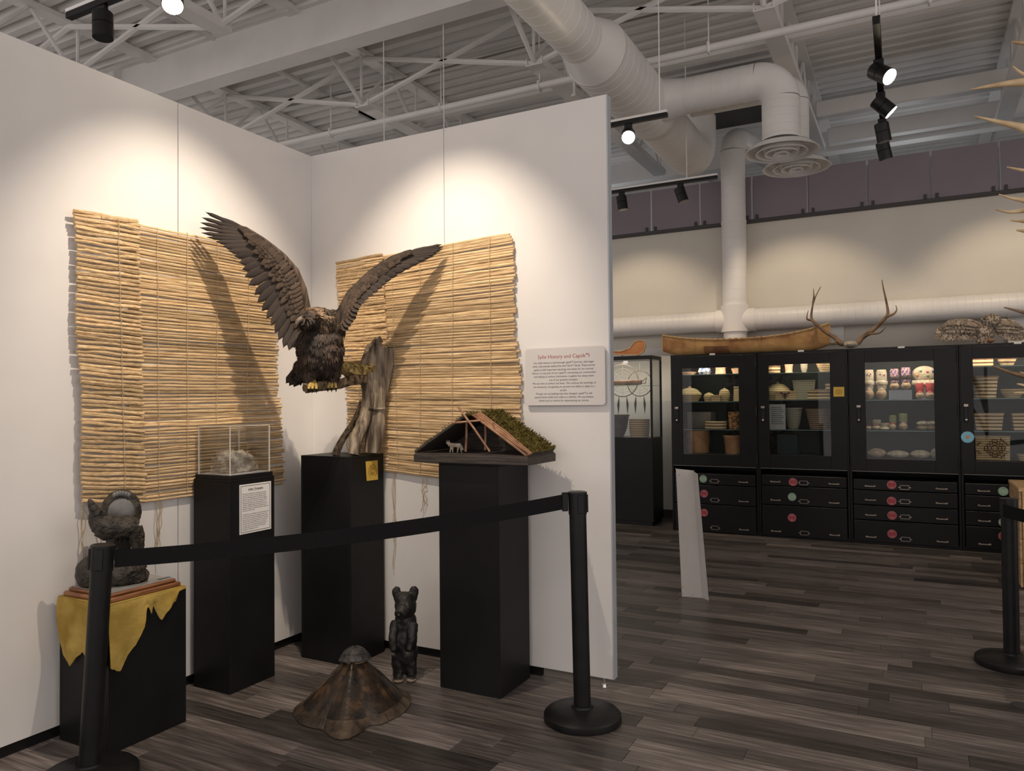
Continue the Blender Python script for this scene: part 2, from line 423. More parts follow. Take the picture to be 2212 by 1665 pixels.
def reed_mat(name, label, frame, layers, twines, cords, base):
    """frame(s, z, d): wall coordinates -> world; layers: (rows, ztop(s), zbot, left(t), right(t), d, variants, seed)"""
    t_ = thing(name, frame(*base, .01), label, 'reed mat')
    ex = (frame(1,0,0)-frame(0,0,0)).normalized(); ez = V((0,0,1)); en = (frame(0,0,1)-frame(0,0,0)).normalized()
    for (rows, zl, zr, zbl, zbr, left, right, d, var, seed, jit) in layers:
        r = random.Random(seed)
        for k in range(rows):
            t = k/(rows-1)
            s0 = left(t)+r.uniform(-jit, jit)*.5; s1 = right(t)+r.uniform(-jit, jit)
            za = zl+(zbl-zl)*t+r.uniform(-.0025,.0025); zb = zr+(zbr-zr)*t+r.uniform(-.0035,.0035)
            a = frame(s0, za, d+r.uniform(-.003,.003)); b = frame(s1, zb, d+r.uniform(-.003,.003))
            x = b-a; ln = x.length; x.normalize(); y = en - x*en.dot(x); y.normalize(); z = x.cross(y)
            if r.random() < .5: a, x, z = b, -x, -z
            sc = r.uniform(.98, 1.2) if var is RA else r.uniform(.84, 1.28)
            th = r.uniform(-.5, .5); y2 = y*cos(th)+z*sin(th); z2 = z*cos(th)-y*sin(th)
            M = Matrix(((x.x*ln, y2.x*sc, z2.x*sc, a.x), (x.y*ln, y2.y*sc, z2.y*sc, a.y), (x.z*ln, y2.z*sc, z2.z*sc, a.z), (0,0,0,1)))
            inst('reed', r.choice(var), t_, M)
    for (s0, s1, z0, z1, d) in twines:
        n = 70; pts = [frame(s0+(s1-s0)*i/n+.004*noise.noise(V((i*.35, s0*9, 0))), z0+(z1-z0)*i/n, d+.0028*(1 if i % 2 else -.4)) for i in range(n+1)]
        obj('twine', MB().tube(pts, .0016, 5), TWINE, t_, True)
    for (s, z, ln, sd) in cords:
        r = random.Random(sd); pts = []; w = r.uniform(0, 6)
        for i in range(15):
            u = i/14; pts.append(frame(s+.02*noise.noise(V((u*4+w, sd, 0)))+.006*sin(u*9+w), z-ln*u, .012+.01*abs(sin(u*7+w))))
        obj('hanging_cord', MB().tube(pts, .0022, 5), TWINE, t_, True)
    return t_
fA = lambda s, z, d: V((d, s, z))
lin = lambda a, b: (lambda t: a+(b-a)*t)
def zA(px, py): return at(px, py, x=.03)
def sA(px): return at(px, 800, x=.03).y
mA = reed_mat('reed_mat', 'large tan reed mat with a doubled left edge on the left wall', fA, [
    (82, 2.392, 2.408, 1.010, 1.010, lin(-1.33, -1.29), lambda t: -.338+.063*t+.012*sin(t*9), .017, RB, 5, .016),
    (64, 2.378, 2.392, 1.052, 1.012, lambda t: -1.60+.05*t+.008*sin(t*12), lin(-1.268, -1.228), .036, RA, 6, .006),
    (2, 2.390, 2.406, 2.382, 2.400, lin(-1.60, -1.47), lin(-1.285, -1.27), .040, RA, 8, .01)],
    [(-1.385, -1.345, 2.39, 1.03, .047), (-1.155, -1.145, 2.40, 1.02, .0285), (-.975, -.975, 2.41, 1.02, .0285), (-.775, -.79, 2.42, 1.02, .0285), (-.545, -.58, 2.43, 1.02, .0285)],
    [(-1.545, 1.04, .33, 1), (-1.535, 1.03, .26, 2), (-1.455, 1.03, .30, 3), (-1.15, 1.03, .33, 4), (-1.14, 1.03, .35, 5), (-1.13, 1.03, .31, 6)], (-.95, 1.03))
fB = lambda s, z, d: V((s, -d, z))
mB = reed_mat('reed_mat', 'tan reed mat on the right wall beside the text board', fB, [
    (84, 2.372, 2.425, 1.095, 1.03, lin(.46, .40), lambda t: 1.475+.055*min(1, t*1.25)+.007*sin(t*14), .017, RA, 15, .012),
    (36, 2.372, 2.392, 1.755, 1.752, lin(.236, .29), lin(.60, .635), .036, RA, 16, .007),
    (34, 1.745, 1.745, 1.13, 1.11, lin(.292, .325), lin(.60, .62), .020, RB, 17, .014)],
    [(.445, .47, 2.38, 1.76, .047), (.66, .70, 2.37, 1.09, .0285), (.87, .86, 2.39, 1.07, .0285), (1.10, 1.08, 2.41, 1.05, .0285), (1.34, 1.345, 2.42, 1.04, .0285), (.40, .44, 1.75, 1.12, .032), (.52, .53, 1.75, 1.12, .032)],
    [(.665, 1.07, .58, 11), (.655, 1.07, .42, 12), (.87, 1.05, .20, 13), (.885, 1.05, .17, 14), (.30, 1.40, .22, 15)], (.9, 1.05))
# long broken reed lengths lying loose along the top
# ================================================================== PEDESTALS
def pedestal(name, lo, hi, label, loc=None, group='black display pedestals'):
    lo = V(lo); hi = V(hi); t_ = thing(name, ((lo.x+hi.x)/2, (lo.y+hi.y)/2, 0), label, 'pedestal', group)
    th = .012
    obj('front_panel', MB().box((lo.x+th, lo.y, lo.z), (hi.x-th, lo.y+th, hi.z-th), .0012), BLK, t_)
    obj('back_panel', MB().box((lo.x+th, hi.y-th, lo.z), (hi.x-th, hi.y, hi.z-th), .0012), BLK, t_)
    obj('side_panel', MB().box((lo.x, lo.y, lo.z), (lo.x+th, hi.y, hi.z-th), .0012), BLK, t_)
    obj('side_panel', MB().box((hi.x-th, lo.y, lo.z), (hi.x, hi.y, hi.z-th), .0012), BLK, t_)
    obj('top_panel', MB().box((lo.x, lo.y, hi.z-th), (hi.x, hi.y, hi.z), .0015), BLK, t_)
    return t_
ZM, ZR, ZL, ZP = 1.186, 1.176, 1.098, .635
pedM = pedestal('pedestal', (.226, -.342, 0), (.602, -.042, ZM), 'tall black pedestal in the corner under the eagle and driftwood')
pedR = pedestal('pedestal', (1.216, -.369, 0), (1.578, -.042, ZR), 'tall black pedestal under the model pit house')
pedL = pedestal('pedestal', (.037, -.943, 0), (.307, -.633, ZL), 'black pedestal holding the rock case and a printed label')
pc = at(252, 1624, z=0); pr = at(408.6, 1559, z=0)
plinth = pedestal('pedestal', (.032, -1.655, 0), (.378, -1.265, ZP), 'low black plinth draped with a yellow hide')
# ================================================================== DRIFTWOOD PERCH
Q0 = V((.515, -.19, 0)); QN = V((.7507, -.6606, 0)); QR = V((.6606, .7507, 0))
def qp(px, py, dn=0): return atp(px, py, Q0, QN, dn)
WOOD = mat('weathered_driftwood', (.050,.036,.025,1), (.34,.28,.21,1), 30, .85, 0, .9, 60, (1,1,.10), 8, 0, .25, (.19,.15,.11,1))
BARK = mat('dark_branch_bark', (.030,.021,.014,1), (.26,.19,.12,1), 45, .9, 0, 1.0, 70, (1,1,.7), 6, 0, .2)
MOSSY = mat('mossy_bark', (.10,.062,.025,1), (.56,.43,.17,1), 50, .95, 0, 1.0, 90, (1,1,1), 5, 0, .1)
def log(mb, pts, rad, n=16, seed=0, amp=.16, flat=1.0, sub=6, up=None):
    """gnarled limb: spline through pts, radius modulated by lengthwise ridges"""
    P = []; R = []
    pts = [V(p) for p in pts]
    for i in range(len(pts)-1):
        p0 = pts[max(i-1,0)]; p1 = pts[i]; p2 = pts[i+1]; p3 = pts[min(i+2, len(pts)-1)]
        for k in range(sub):
            t = k/sub
            P.append(.5*((2*p1)+(p2-p0)*t+(2*p0-5*p1+4*p2-p3)*t*t+(3*p1-p0-3*p2+p3)*t**3)); R.append(rad[i]+(rad[i+1]-rad[i])*t)
    P.append(pts[-1]); R.append(rad[-1])
    def rf(t, th):
        return 1+amp*(noise.noise(V((cos(th)*1.6, sin(th)*1.6, seed+t*1.2)))*1.2+.5*noise.noise(V((cos(th)*4, sin(th)*4, seed*2+t*3)))+.35*noise.noise(V((cos(th)*9, sin(th)*9, seed*3+t*14))))
    return mb.tube(P, R, n, True, up, flat, rf)
perch = thing('driftwood_perch', (.45, -.17, ZM), 'weathered driftwood stump with a side branch on the corner pedestal', 'driftwood')
mb = MB(); log(mb, [qp(804, 978, .05), qp(810, 925, .04), qp(809, 870, .02), qp(816, 812, .0), qp(824, 756, -.01), qp(826, 748, -.01)], [.046, .060, .072, .080, .078, .070], 26, 3, .20, .55, 9, QR)
obj('trunk', mb, WOOD, perch, True)
mb = MB(); log(mb, [qp(764, 982, .10), qp(772, 945, .08), qp(789, 900, .05), qp(795, 850, .03), qp(790, 800, .01), qp(808, 750, -.04)], [.032, .036, .038, .038, .044, .050], 18, 8, .25, .85, 8)
obj('trunk', mb, WOOD, perch, True)
mb = MB(); log(mb, [qp(724, 983, -.02), qp(742, 945, -.03), qp(768, 905, -.03), qp(784, 868, -.02)], [.022, .020, .019, .022], 12, 5, .2)
obj('root', mb, BARK, perch, True)
mb = MB(); log(mb, [qp(658, 838, .30), qp(690, 833, .27), qp(725, 831, .21), qp(755, 822, .13), qp(790, 812, .03)], [.027, .030, .027, .028, .036], 14, 6, .3)
obj('branch', mb, BARK, perch, True)
mb = MB(); log(mb, [qp(736, 793, .12), qp(756, 799, .09), qp(778, 801, .06), qp(802, 795, .02)], [.026, .038, .042, .032], 18, 9, .6)
obj('mossy_stub', mb, MOSSY, perch, True, 'stub covered with pale yellow moss')
mb = MB(); log(mb, [qp(796, 880, .08), qp(812, 884, .07), qp(832, 882, .06)], [.012, .010, .006], 8, 2, .3)
obj('twig', mb, WOOD, perch, True)
# ================================================================== EAGLE
FEA = mat('dark_brown_flight_feather', (.011,.0075,.006,1), (.046,.031,.023,1), 5, .6, 0, .3, 60, (2, 26, 1), 5, .35, .35)
COV = mat('brown_covert_feather', (.018,.012,.0085,1), (.092,.060,.040,1), 6, .65, 0, .3, 60, (2, 20, 1), 5, .4, .3)
PLU = mat('brown_body_plumage', (.010,.007,.0055,1), (.055,.036,.025,1), 9, .7, 0, .3, 70, (1,1,1), 5, .45, .3, None, 0, (.35,.7), True)
NAPE = mat('golden_nape_plumage', (.04,.026,.016,1), (.21,.138,.080,1), 14, .7, 0, .3, 70, (1,1,1), 5, .4, .3, None, 0, (.35,.65), True)
def feather_mesh(name, M_, point=.5, seed=0, notch=0):
    """unit blade along +X (root at 0), +-0.5 wide, slightly cupped, with a raised shaft"""
    mb = MB(); S = 9; rows = []; r = random.Random(seed)
    for i in range(S):
        t = i/(S-1)
        w = .5*(min(1, .30+t*2.6))*(1-max(0, (t-point)/(1-point))**2.2*.96)
        if notch and t > .55: w *= .72
        row = []
        for k, u in enumerate((-1, -.45, 0, .45, 1)):
            row.append(V((t+.03*abs(u)*-t*.6+r.uniform(-.008,.008), w*u*(1+.05*sin(t*20+seed)), .10*t*t-.09*u*u*(.4+t*.4)+(.012 if k == 2 else 0))))
        rows.append(row)
    mb.grid(rows)
    low = MB(); low.grid([[p-V((0,0,.012)) for p in row] for row in rows])
    b = len(mb.v); mb.v += low.v; mb.f += [tuple(i+b for i in f[::-1]) for f in low.f]
    w = 5; ring = [i*w for i in range(S)]+[(S-1)*w+k for k in range(1, w)]+[i*w+w-1 for i in range(S-2, -1, -1)]+[k for k in range(w-2, 0, -1)]
    mb.f += [(ring[i], ring[(i+1) % len(ring)], b+ring[(i+1) % len(ring)], b+ring[i]) for i in range(len(ring))]
    return mesh_of(mb, name, M_, smooth='all')
PRI = [feather_mesh('flight_feather', FEA, .86, k, 1) for k in range(3)]
SEC = [feather_mesh('flight_feather', FEA, .78, 5+k) for k in range(3)]
CVS = [feather_mesh('covert_feather', COV, .7, 9+k) for k in range(3)]
def put_feather(parent, name, me, root, tip, width, normal, curl=.06):
    x = tip-root; ln = x.length; x.normalize(); z = (normal-x*normal.dot(x)).normalized(); y = z.cross(x)
    h = min(ln, .35)*curl/.06*.20
    return inst(name, me, parent, Matrix(((x.x*ln, y.x*width, z.x*h, root.x), (x.y*ln, y.y*width, z.y*h, root.y), (x.z*ln, y.z*width, z.z*h, root.z), (0,0,0,1))))
def poly(pts, t):
    n = len(pts)-1; f = t*n; i = min(int(f), n-1); u = f-i
    return tuple(a+(b-a)*u for a, b in zip(pts[i], pts[i+1]))
eagle = thing('eagle', qp(692, 826, .28), 'mounted brown eagle with both wings raised, perched on the driftwood branch', 'bird')
def wing(lead, roots, tips, dn_lead, dn_tip, nprim, nsec, wid, sgn, seed):
    r = random.Random(seed)
    core = MB(); n = len(lead)
    pts = [qp(*p, dn_lead(i/(n-1))) for i, p in enumerate(lead)]
    rad = [.030*(1-.72*(i/(n-1))) for i in range(n)]
    core.tube(pts, rad, 10, True, None, .8)
    wg = obj('wing', core, COV, eagle, True)
    tot = nprim+nsec
    for k in range(tot):
        t = k/(tot-1); dl = dn_lead(1-t); dt = dn_tip(1-t)
        ro = qp(*poly(roots, t), dl-.004); ti = qp(*poly(tips, t), dt+.0016*k-.02)
        pr = k < nprim
        w = wid*((.72 if k < 6 else 1.0) if pr else 1.12)
        put_feather(wg, 'flight_feather', r.choice(PRI if pr and k < 7 else SEC), ro, ti, w, QN, .05)
    for row, (frac, cnt, w, off) in enumerate(((.46, tot-2, .036, .010), (.32, tot+2, .030, .015), (.20, tot+6, .025, .020), (.10, tot+8, .022, .024))):
        for k in range(cnt):
            t = (k+r.uniform(-.2,.2))/(cnt-1); t = min(1, max(0, t)); dl = dn_lead(1-t)
            if (row == 0 and t < .34) or (row == 1 and t < .22): continue
            ro0 = poly(roots, t); ti0 = poly(tips, t); le = poly(lead[::-1], min(1, t*.92+.04)) if True else ro0
            a = V(ro0)*.45+V(le)*.55; e = V(ro0)+(V(ti0)-V(ro0))*frac*r.uniform(.9,1.08)
            if row == 3: a = V(le)
            ro = qp(a.x, a.y, dl+off*.8); ti = qp(e.x, e.y, dl+(dn_tip(1-t)-dl)*frac+off*.62+.004)
            put_feather(wg, 'covert_feather', r.choice(CVS), ro, ti, w*r.uniform(.85,1.15), QN, .05)
    return wg
leadL = [(668,690), (661,664), (654,625), (638,585), (611,553), (590,535), (569,518), (545,502), (530,492)]
rootL = [(533,496), (545,506), (558,516), (570,526), (582,538), (594,551), (606,566), (616,584), (626,604), (635,625), (643,648), (650,672), (655,692)]
tipL = [(443,458), (433,473), (430,486), (431,501), (446,513), (471,525), (487,538), (503,551), (516,570), (525,588), (531,609), (548,636), (556,657), (569,681), (582,699), (593,720), (603,739), (617,760), (633,755), (643,744)]
wing(leadL, rootL, tipL, lambda t: .25-.02*t+.05*sin(pi*t), lambda t: .27-.03*t, 10, 15, .040, 1, 4)
leadR = [(728,700), (731,686), (741,663), (757,632), (778,611), (796,592), (823,571), (849,555), (880,543)]
rootR = [(878,546), (862,553), (845,562), (828,573), (812,585), (797,598), (783,612), (772,627), (762,643), (753,660), (745,678), (738,695)]
tipR = [(955,528), (961,535), (954,542), (944,551), (926,559), (902,570), (876,584), (852,599), (836,612), (823,625), (807,637), (791,651), (778,665), (770,679), (767,692), (756,704), (748,716)]
wing(leadR, rootR, tipR, lambda t: .25+.05*t, lambda t: .33+.03*t, 10, 15, .034, -1, 5)
# body, head: one fused skin
bd = MB()
def el(px, py, dn, rx, rz, rd=None, tilt=0):
    c = qp(px, py, dn); B = Matrix((QR, -QN, V((0,0,1)))).transposed()
    bd.ell(c, (rx, rd or rx, rz), 16, 10, B @ Matrix.Rotation(tilt, 3, 'Y'))
el(692, 752, .26, .118, .165, .12); el(694, 725, .25, .105, .11, .10); el(690, 772, .23, .094, .095, .095)
el(690, 698, .30, .082, .075, .085, .2); el(677, 691, .335, .068, .056, .07); el(663, 693, .365, .042, .036, .05); el(672, 682, .35, .05, .03, .05)
el(672, 798, .27, .036, .078, .042); el(719, 796, .25, .036, .078, .042); el(660, 700, .20, .05, .08, .06); el(726, 700, .20, .045, .08, .06)
el(655, 795, .16, .04, .07, .04, .5)
body = blob('body', bd, .009, PLU, eagle, 5, .008, 22)
# tail
TL = [feather_mesh('tail_feather', FEA, .8, 21+k) for k in range(2)]
for k, (px, py) in enumerate(((617, 828), (624, 834), (634, 836), (645, 829), (655, 822), (663, 814))):
    put_feather(eagle, 'tail_feather', TL[k % 2], qp(668+2*k, 770+k*2, .14), qp(px, py, .02+.014*k), .046, QN, .03)
# plumage: overlapping small feathers over the skin
def plumage(name, skin, parent, M_, dens, ln, w, sel, seed, down):
    r = random.Random(seed); mb = MB(); me = skin.data; off = wl(parent)
    vs = [v for v in me.vertices if sel(v.co+off)]
    for v in r.sample(vs, min(dens, len(vs))):
        n = v.normal.copy(); d = down(v.co+off) if callable(down) else V(down)
        d = (d+V((r.uniform(-.25,.25), r.uniform(-.25,.25), r.uniform(-.15,.15)))); d = (d-n*d.dot(n))
        if d.length < .05: continue
        d.normalize(); s_ = n.cross(d); L_ = ln*r.uniform(.7,1.25); W_ = w*r.uniform(.7,1.2); p = v.co+off+n*.001
        q = [p-s_*W_*.3, p+s_*W_*.3, p+d*L_*.55+s_*W_*.55+n*.006, p+d*L_+n*.007, p+d*L_*.55-s_*W_*.55+n*.006, p+d*L_*.5+n*.0105]
        mb.add(q, [(0,1,5), (1,2,5), (2,3,5), (3,4,5), (4,0,5)])
    return obj(name, mb, M_, parent, 'all', kind='stuff', fixn=False)
hc = qp(680, 694, .32); FACE = (-QR*.72+QN*.62-V((0,0,.30))).normalized()
plumage('body_plumage', body, eagle, PLU, 5200, .040, .0115, lambda p: (p-hc).length > .085 or (p-hc).dot(FACE) < -.02, 1, (0,0,-1))
plumage('nape_plumage', body, eagle, NAPE, 1300, .030, .0075, lambda p: (p-hc).length <= .115 and p.z > hc.z-.055 and (p-hc).dot(FACE) < .028, 2, lambda p: V((.5,.62,-.35)) if p.z > hc.z else V((.2,.3,-1)))
BEAK = mat('grey_horn_beak', (.035,.03,.028,1), (.16,.13,.10,1), 12, .6, spec=.2)
mb = MB(); mb.tube([qp(658,690,.39), qp(650,690,.41), qp(643,694,.425), qp(640,701,.43), qp(641,706,.43)], [.019, .018, .014, .008, .002], 10, True)
obj('beak', mb, BEAK, eagle, True)
obj('mouth', MB().tube([qp(663,699,.40), qp(655,701,.415), qp(650,702,.42)], [.008, .010, .004], 8), mat('dark_mouth', (.01,.006,.005,1), None, 1, .5), eagle, True)
for px, py, dn in ((659, 688, .410), (683, 686, .402)):
    e_ = obj('eye', MB().ell(qp(px, py, dn), .012, 12, 8), mat('amber_eye', (.10,.04,.008,1), None, 1, .12), eagle, True)
    obj('brow', MB().tube([qp(px-7, py-3, dn+.01), qp(px, py-6, dn+.012), qp(px+9, py-4, dn)], [.003, .006, .004], 6), PLU, eagle, True)
FOOT = mat('yellow_foot_skin', (.34,.22,.04,1), (.50,.36,.10,1), 40, .6, 0, .4, 120)
CLAW = mat('black_claw', (.01,.009,.008,1), None, 1, .3)
for (px, py, dn) in ((678, 828, .285), (720, 826, .235)):
    ft = obj('foot', MB().tube([qp(px+1, py-26, dn-.02), qp(px, py-6, dn), qp(px, py-2, dn+.005)], [.014, .012, .013], 10), FOOT, eagle, True)
    for dx, e in ((-10, -1), (-3, 0), (5, 1)):
        p0 = qp(px, py-3, dn); p1 = qp(px+dx*.8, py+2, dn+.035); p2 = qp(px+dx*1.15, py+12, dn+.04)
        obj('toe', MB().tube([p0, p1, p2], [.010, .009, .007], 8), FOOT, ft, True)
        obj('claw', MB().tube([p2, qp(px+dx*1.2, py+17, dn+.038), qp(px+dx*1.15, py+21, dn+.028)], [.006, .004, .001], 6), CLAW, ft, True)
# ================================================================== ROCK IN ITS CLEAR CASE
INK = mat('black_ink', (.02,.02,.02,1), None, 1, .7)
PAPER = mat('white_paper', (.74,.72,.70,1), (.78,.76,.74,1), 3, .6)
ACRY = clear('clear_acrylic', (.975,.98,.98,1), .0)
ACRE = mat('acrylic_edge', (.62,.58,.52,1), (.70,.66,.60,1), 6, .25)
cx0, cx1, cy0, cy1 = .052, .290, -.925, -.650
case = thing('display_case', ((cx0+cx1)/2, (cy0+cy1)/2, ZL), 'clear acrylic box case covering a rock on the black pedestal', 'case')
obj('base_tray', MB().box((cx0-.012, cy0-.012, ZL), (cx1+.012, cy1+.012, ZL+.022), .002), BLK, case)
obj('white_bed', MB().box((cx0+.004, cy0+.004, ZL+.0222), (cx1-.004, cy1-.004, ZL+.027)), PAPER, case)
z0, z1 = ZL+.0222, 1.375
for lo, hi in (((cx0, cy0, z0), (cx1, cy0+.003, z1)), ((cx0, cy1-.003, z0), (cx1, cy1, z1)), ((cx0, cy0+.003, z0), (cx0+.003, cy1-.003, z1)), ((cx1-.003, cy0+.003, z0), (cx1, cy1-.003, z1)), ((cx0, cy0, z1), (cx1, cy1, z1+.003))):
    obj('clear_sheet', MB().box(lo, hi), ACRY, case)
for x in (cx0+.0015, cx1-.0015):
    for y in (cy0+.0015, cy1-.0015): obj('glued_edge', MB().box((x-.0022, y-.0022, z0), (x+.0022, y+.0022, z1)), ACRE, case)
for a, b in (((cx0,cy0,z1),(cx1,cy0,z1)), ((cx0,cy1,z1),(cx1,cy1,z1)), ((cx0,cy0,z1),(cx0,cy1,z1)), ((cx1,cy0,z1),(cx1,cy1,z1))):
    obj('glued_edge', MB().cyl(a, b, .0016, n=4), ACRE, case)
STONE = mat('grey_speckled_rock', (.20,.175,.145,1), (.56,.52,.45,1), 26, .9, 0, .5, 60, (1,1,1), 8, 0, .2, (.34,.30,.25,1))
mb = MB(); zc = ZL+.0275
mb.box((.10, -.885, zc), (.245, -.72, zc+.080)).ell((.17,-.835,zc+.075), (.068,.062,.045)).ell((.175,-.78,zc+.07), (.066,.085,.045)).ell((.18,-.715,zc+.045), (.062,.050,.048)).ell((.18,-.69,zc+.022), (.055,.035,.035))
mb.v = [V((p.x, p.y, max(p.z, zc))) for p in mb.v]
rk = blob('rock', mb, .005, STONE, None, 3, .010, 26, None, None, (.18, -.77, zc)); tag(rk, 'rough grey rock inside the clear case', 'rock')
for v in rk.data.vertices: v.co.z = max(v.co.z, .001)
# ================================================================== PRINTED SIGNS
def text_on(parent, name, txt, size, M_, org, ex, ey, align='CENTER', spacing=1.0, bold=0, sx=1.0):
    me = text_mesh(txt, size, name, M_, align, spacing, 0, bold); ex = V(ex); ey = V(ey); n = ex.cross(ey)
    M = Matrix(((ex.x*sx, ey.x, n.x, org[0]), (ex.y*sx, ey.y, n.y, org[1]), (ex.z*sx, ey.z, n.z, org[2]), (0,0,0,1)))
    return inst(name, me, parent, M)
def rounded(w, h, r, n=5):
    P = []
    for cx, cy, a0 in ((w/2-r, h/2-r, 0), (-w/2+r, h/2-r, 90), (-w/2+r, -h/2+r, 180), (w/2-r, -h/2+r, 270)):
        for k in range(n+1):
            a = radians(a0+90*k/n); P.append((cx+r*cos(a), cy+r*sin(a)))
    return P
sb = thing('text_board', (1.79, -.008, 1.62), 'white printed board about history mounted on the right wall', 'sign')
cxx, czz = 1.790, 1.624
obj('board', MB().slab([(cxx+x, -.022, czz+z) for x, z in rounded(.462, .308, .016)], (0, .008, 0)), mat('white_sign_board', (.60,.575,.56,1), (.64,.61,.595,1), 3, .5), sb)
obj('standoff', MB().box((cxx-.15, -.0145, czz-.1), (cxx+.15, -.0005, czz+.1)), BLKP, sb)
yy = -.0225
obj_ = text_on(sb, 'heading', 'Syilx History and Captik\u02b7\u0142', .0285, mat('red_brown_ink', (.33,.06,.04,1), None, 1, .7), (cxx-.005, yy, 1.722), (1,0,0), (0,0,1))
lines = ['Our Syilx history is told through captik\u02b7\u0142 (stories), that began', 'when only animals walked the tmx\u02b7ula\u0294x\u02b7 (land). These stories',
 'guide us with important teachings and values for our survival.', 'Humor is a key part of our captik\u02b7\u0142, connecting our communities',
 'and helping us endure colonization. Laughter has always been', 'one of our greatest strengths.', 'We see time as cyclical, not linear. We continue the teachings of',
 'our ancestors, recognizing our growth and ability to adapt as a', 'people.', 'Though our storytelling may have changed, captik\u02b7\u0142 is still', 'passed down orally from elders to children. We say limlemt', '(thank you) to visitors for experiencing our stories.']
for i, l in enumerate(lines): text_on(sb, 'text_line', l, .0148, INK, (cxx-.005, yy, 1.694-.0185*i), (1,0,0), (0,0,1), sx=.95)
lb = thing('label_card', (.3085, -.77, .94), 'white printed pictograph label with black border on the pedestal', 'sign')
obj('card', MB().box((.3075, -.880, .808), (.3095, -.660, 1.068)), PAPER, lb)
for (a, b, c, d) in ((-.872, -.668, 1.058, 1.0605), (-.872, -.668, .8155, .818), (-.872, -.8695, .8155, 1.0605), (-.6705, -.668, .8155, 1.0605)):
    obj('border_line', MB().box((.3095, a, c), (.3099, b, d)), INK, lb)
xx = .3100
text_on(lb, 'heading', 'q\u0259yikn / Pictographs', .0125, INK, (xx, -.77, 1.036), (0,1,0), (0,0,1), bold=.0003)
obj('underline', MB().box((.3095, -.825, 1.0325), (.3099, -.715, 1.0335)), INK, lb)
body_l = ['Although pictographs exist throughout the entire', 'Syilx territory, they were predominantly utilized', 'within the Okanagan region. Pictographs provide', 'evidence of our ancestral existence; their relation-', 'ship to the land and world sacred functions. Many', 'Okanagan pictographs are near game trails and', 'campsites, suggesting they were used for the docu-', 'mentation of nearby inhabitants; Animals that are', 'related to activities of ceremonial practice related to', 'the land and spirit world.', '',
 'Pictographs are a testament to the relationship and in-', 'nate skill of syilx artists. The pigments used to cre-', 'ate the colours consisted of materials such as ochre,', 'berries, fungi, roots, charcoal and lichens. They were', 'combined with bear grease, fish oils or cactus juice', 'which served as binders. Red ochre is the most', 'common colour used in syilx pictographs but yel-', 'low, black, blue, green and white are prevalent', 'throughout Okanagan territory.']
for i, l in enumerate(body_l):
    if l: text_on(lb, 'text_line', l, .0098, INK, (xx, -.862, 1.014-.0098*i), (0,1,0), (0,0,1), 'LEFT', sx=.86)
YEL = mat('yellow_card', (.62,.40,.06,1), (.66,.44,.08,1), 5, .6)
YINK = mat('dark_yellow_ink', (.22,.11,.01,1), None, 1, .7)
def ring_mark(parent, c, ex, ez, R, M_):
    """round face mark between curved brackets"""
    ex = V(ex); ez = V(ez); n = ex.cross(ez); c = V(c)
    def arc(r, a0, a1, w=.0014, k=16): return MB().tube([c+ex*(r*cos(radians(a0+(a1-a0)*i/k)))+ez*(r*sin(radians(a0+(a1-a0)*i/k))) for i in range(k+1)], w, 4, True, n)
    obj('printed_ring', arc(R*.58, 0, 360), M_, parent); obj('printed_arc', arc(R, 25, 155), M_, parent); obj('printed_arc', arc(R, 165, 235), M_, parent); obj('printed_arc', arc(R, -55, 15), M_, parent)
    obj('printed_smile', arc(R*.34, 200, 340), M_, parent)
    for s_ in (-1, 1): obj('printed_dot', MB().ell(c+ex*(s_*R*.2)+ez*(R*.15), (.0025, .0025, .0035), 8, 6), M_, parent)
ys = thing('yellow_card', (.606, -.155, 1.09), 'small yellow card with a round face mark on the corner pedestal', 'sign')
obj('card', MB().slab([(.6045, -.211, 1.150), (.6045, -.100, 1.150), (.6075, -.101, 1.035), (.6075, -.206, 1.037)], (-.0015, 0, 0)), YEL, ys)
ring_mark(ys, (.6072, -.153, 1.092), (0,1,0), (0,0,1), .036, YINK)
# ================================================================== MODEL PIT HOUSE
HY0, HY1 = -.405, -.075
hx0 = at(893, 978, y=HY0).x; hx1 = at(1140, 990, y=HY0).x
HZ = ZR+.048; hz = at(1005, 895, y=(HY0+HY1)/2).z; hxc = at(1003, 895, y=HY0).x
DARKW = mat('dark_stained_wood', (.025,.019,.016,1), (.07,.055,.046,1), 8, .7, 0, .4, 40, (1, 14, 14), 5)
STICK = mat('peeled_brown_stick', (.20,.09,.045,1), (.42,.24,.14,1), 18, .65, 0, .3, 50, (1,1,1), 4)
RAFT = mat('striped_cedar_bark', (.20,.085,.04,1), (.44,.24,.13,1), 12, .75, 0, .6, 50, (1, 1, 1), 5)
MOSS = mat('dry_green_moss', (.055,.045,.012,1), (.20,.155,.045,1), 30, .95, 0, .6, 80, (1,1,1), 4, .3, .1, None, 0, (.35,.65), True)
house = thing('model_pit_house', ((hx0+hx1)/2, (HY0+HY1)/2, ZR), 'model of an earth-covered pit house with a mossy roof on black pedestal', 'model house')
obj('base_board', MB().box((hx0, HY0, ZR+.0005), (hx1, HY1, HZ-.006), .003), DARKW, house)
obj('base_board', MB().box((hx0+.006, HY0+.004, HZ-.006), (hx1-.006, HY1-.004, HZ), .001), DARKW, house)
L0, L1 = V((hx0+.004, HY0+.01, HZ)), V((hx0+.004, HY1-.01, HZ)); R0, R1 = V((hx1-.012, HY0+.01, HZ)), V((hx1-.012, HY1-.01, HZ))
T0, T1 = V((hxc, HY0+.03, hz)), V((hxc+.02, HY1-.05, hz))
obj('roof_slope', MB().slab([L0, L1, T1, T0], (-.006, 0, .010)), DARKW, house)
obj('roof_slope', MB().slab([R0, T0+V((.03,0,-.006)), T1+V((.03,0,-.006)), R1], (.006, 0, .012)), DARKW, house)
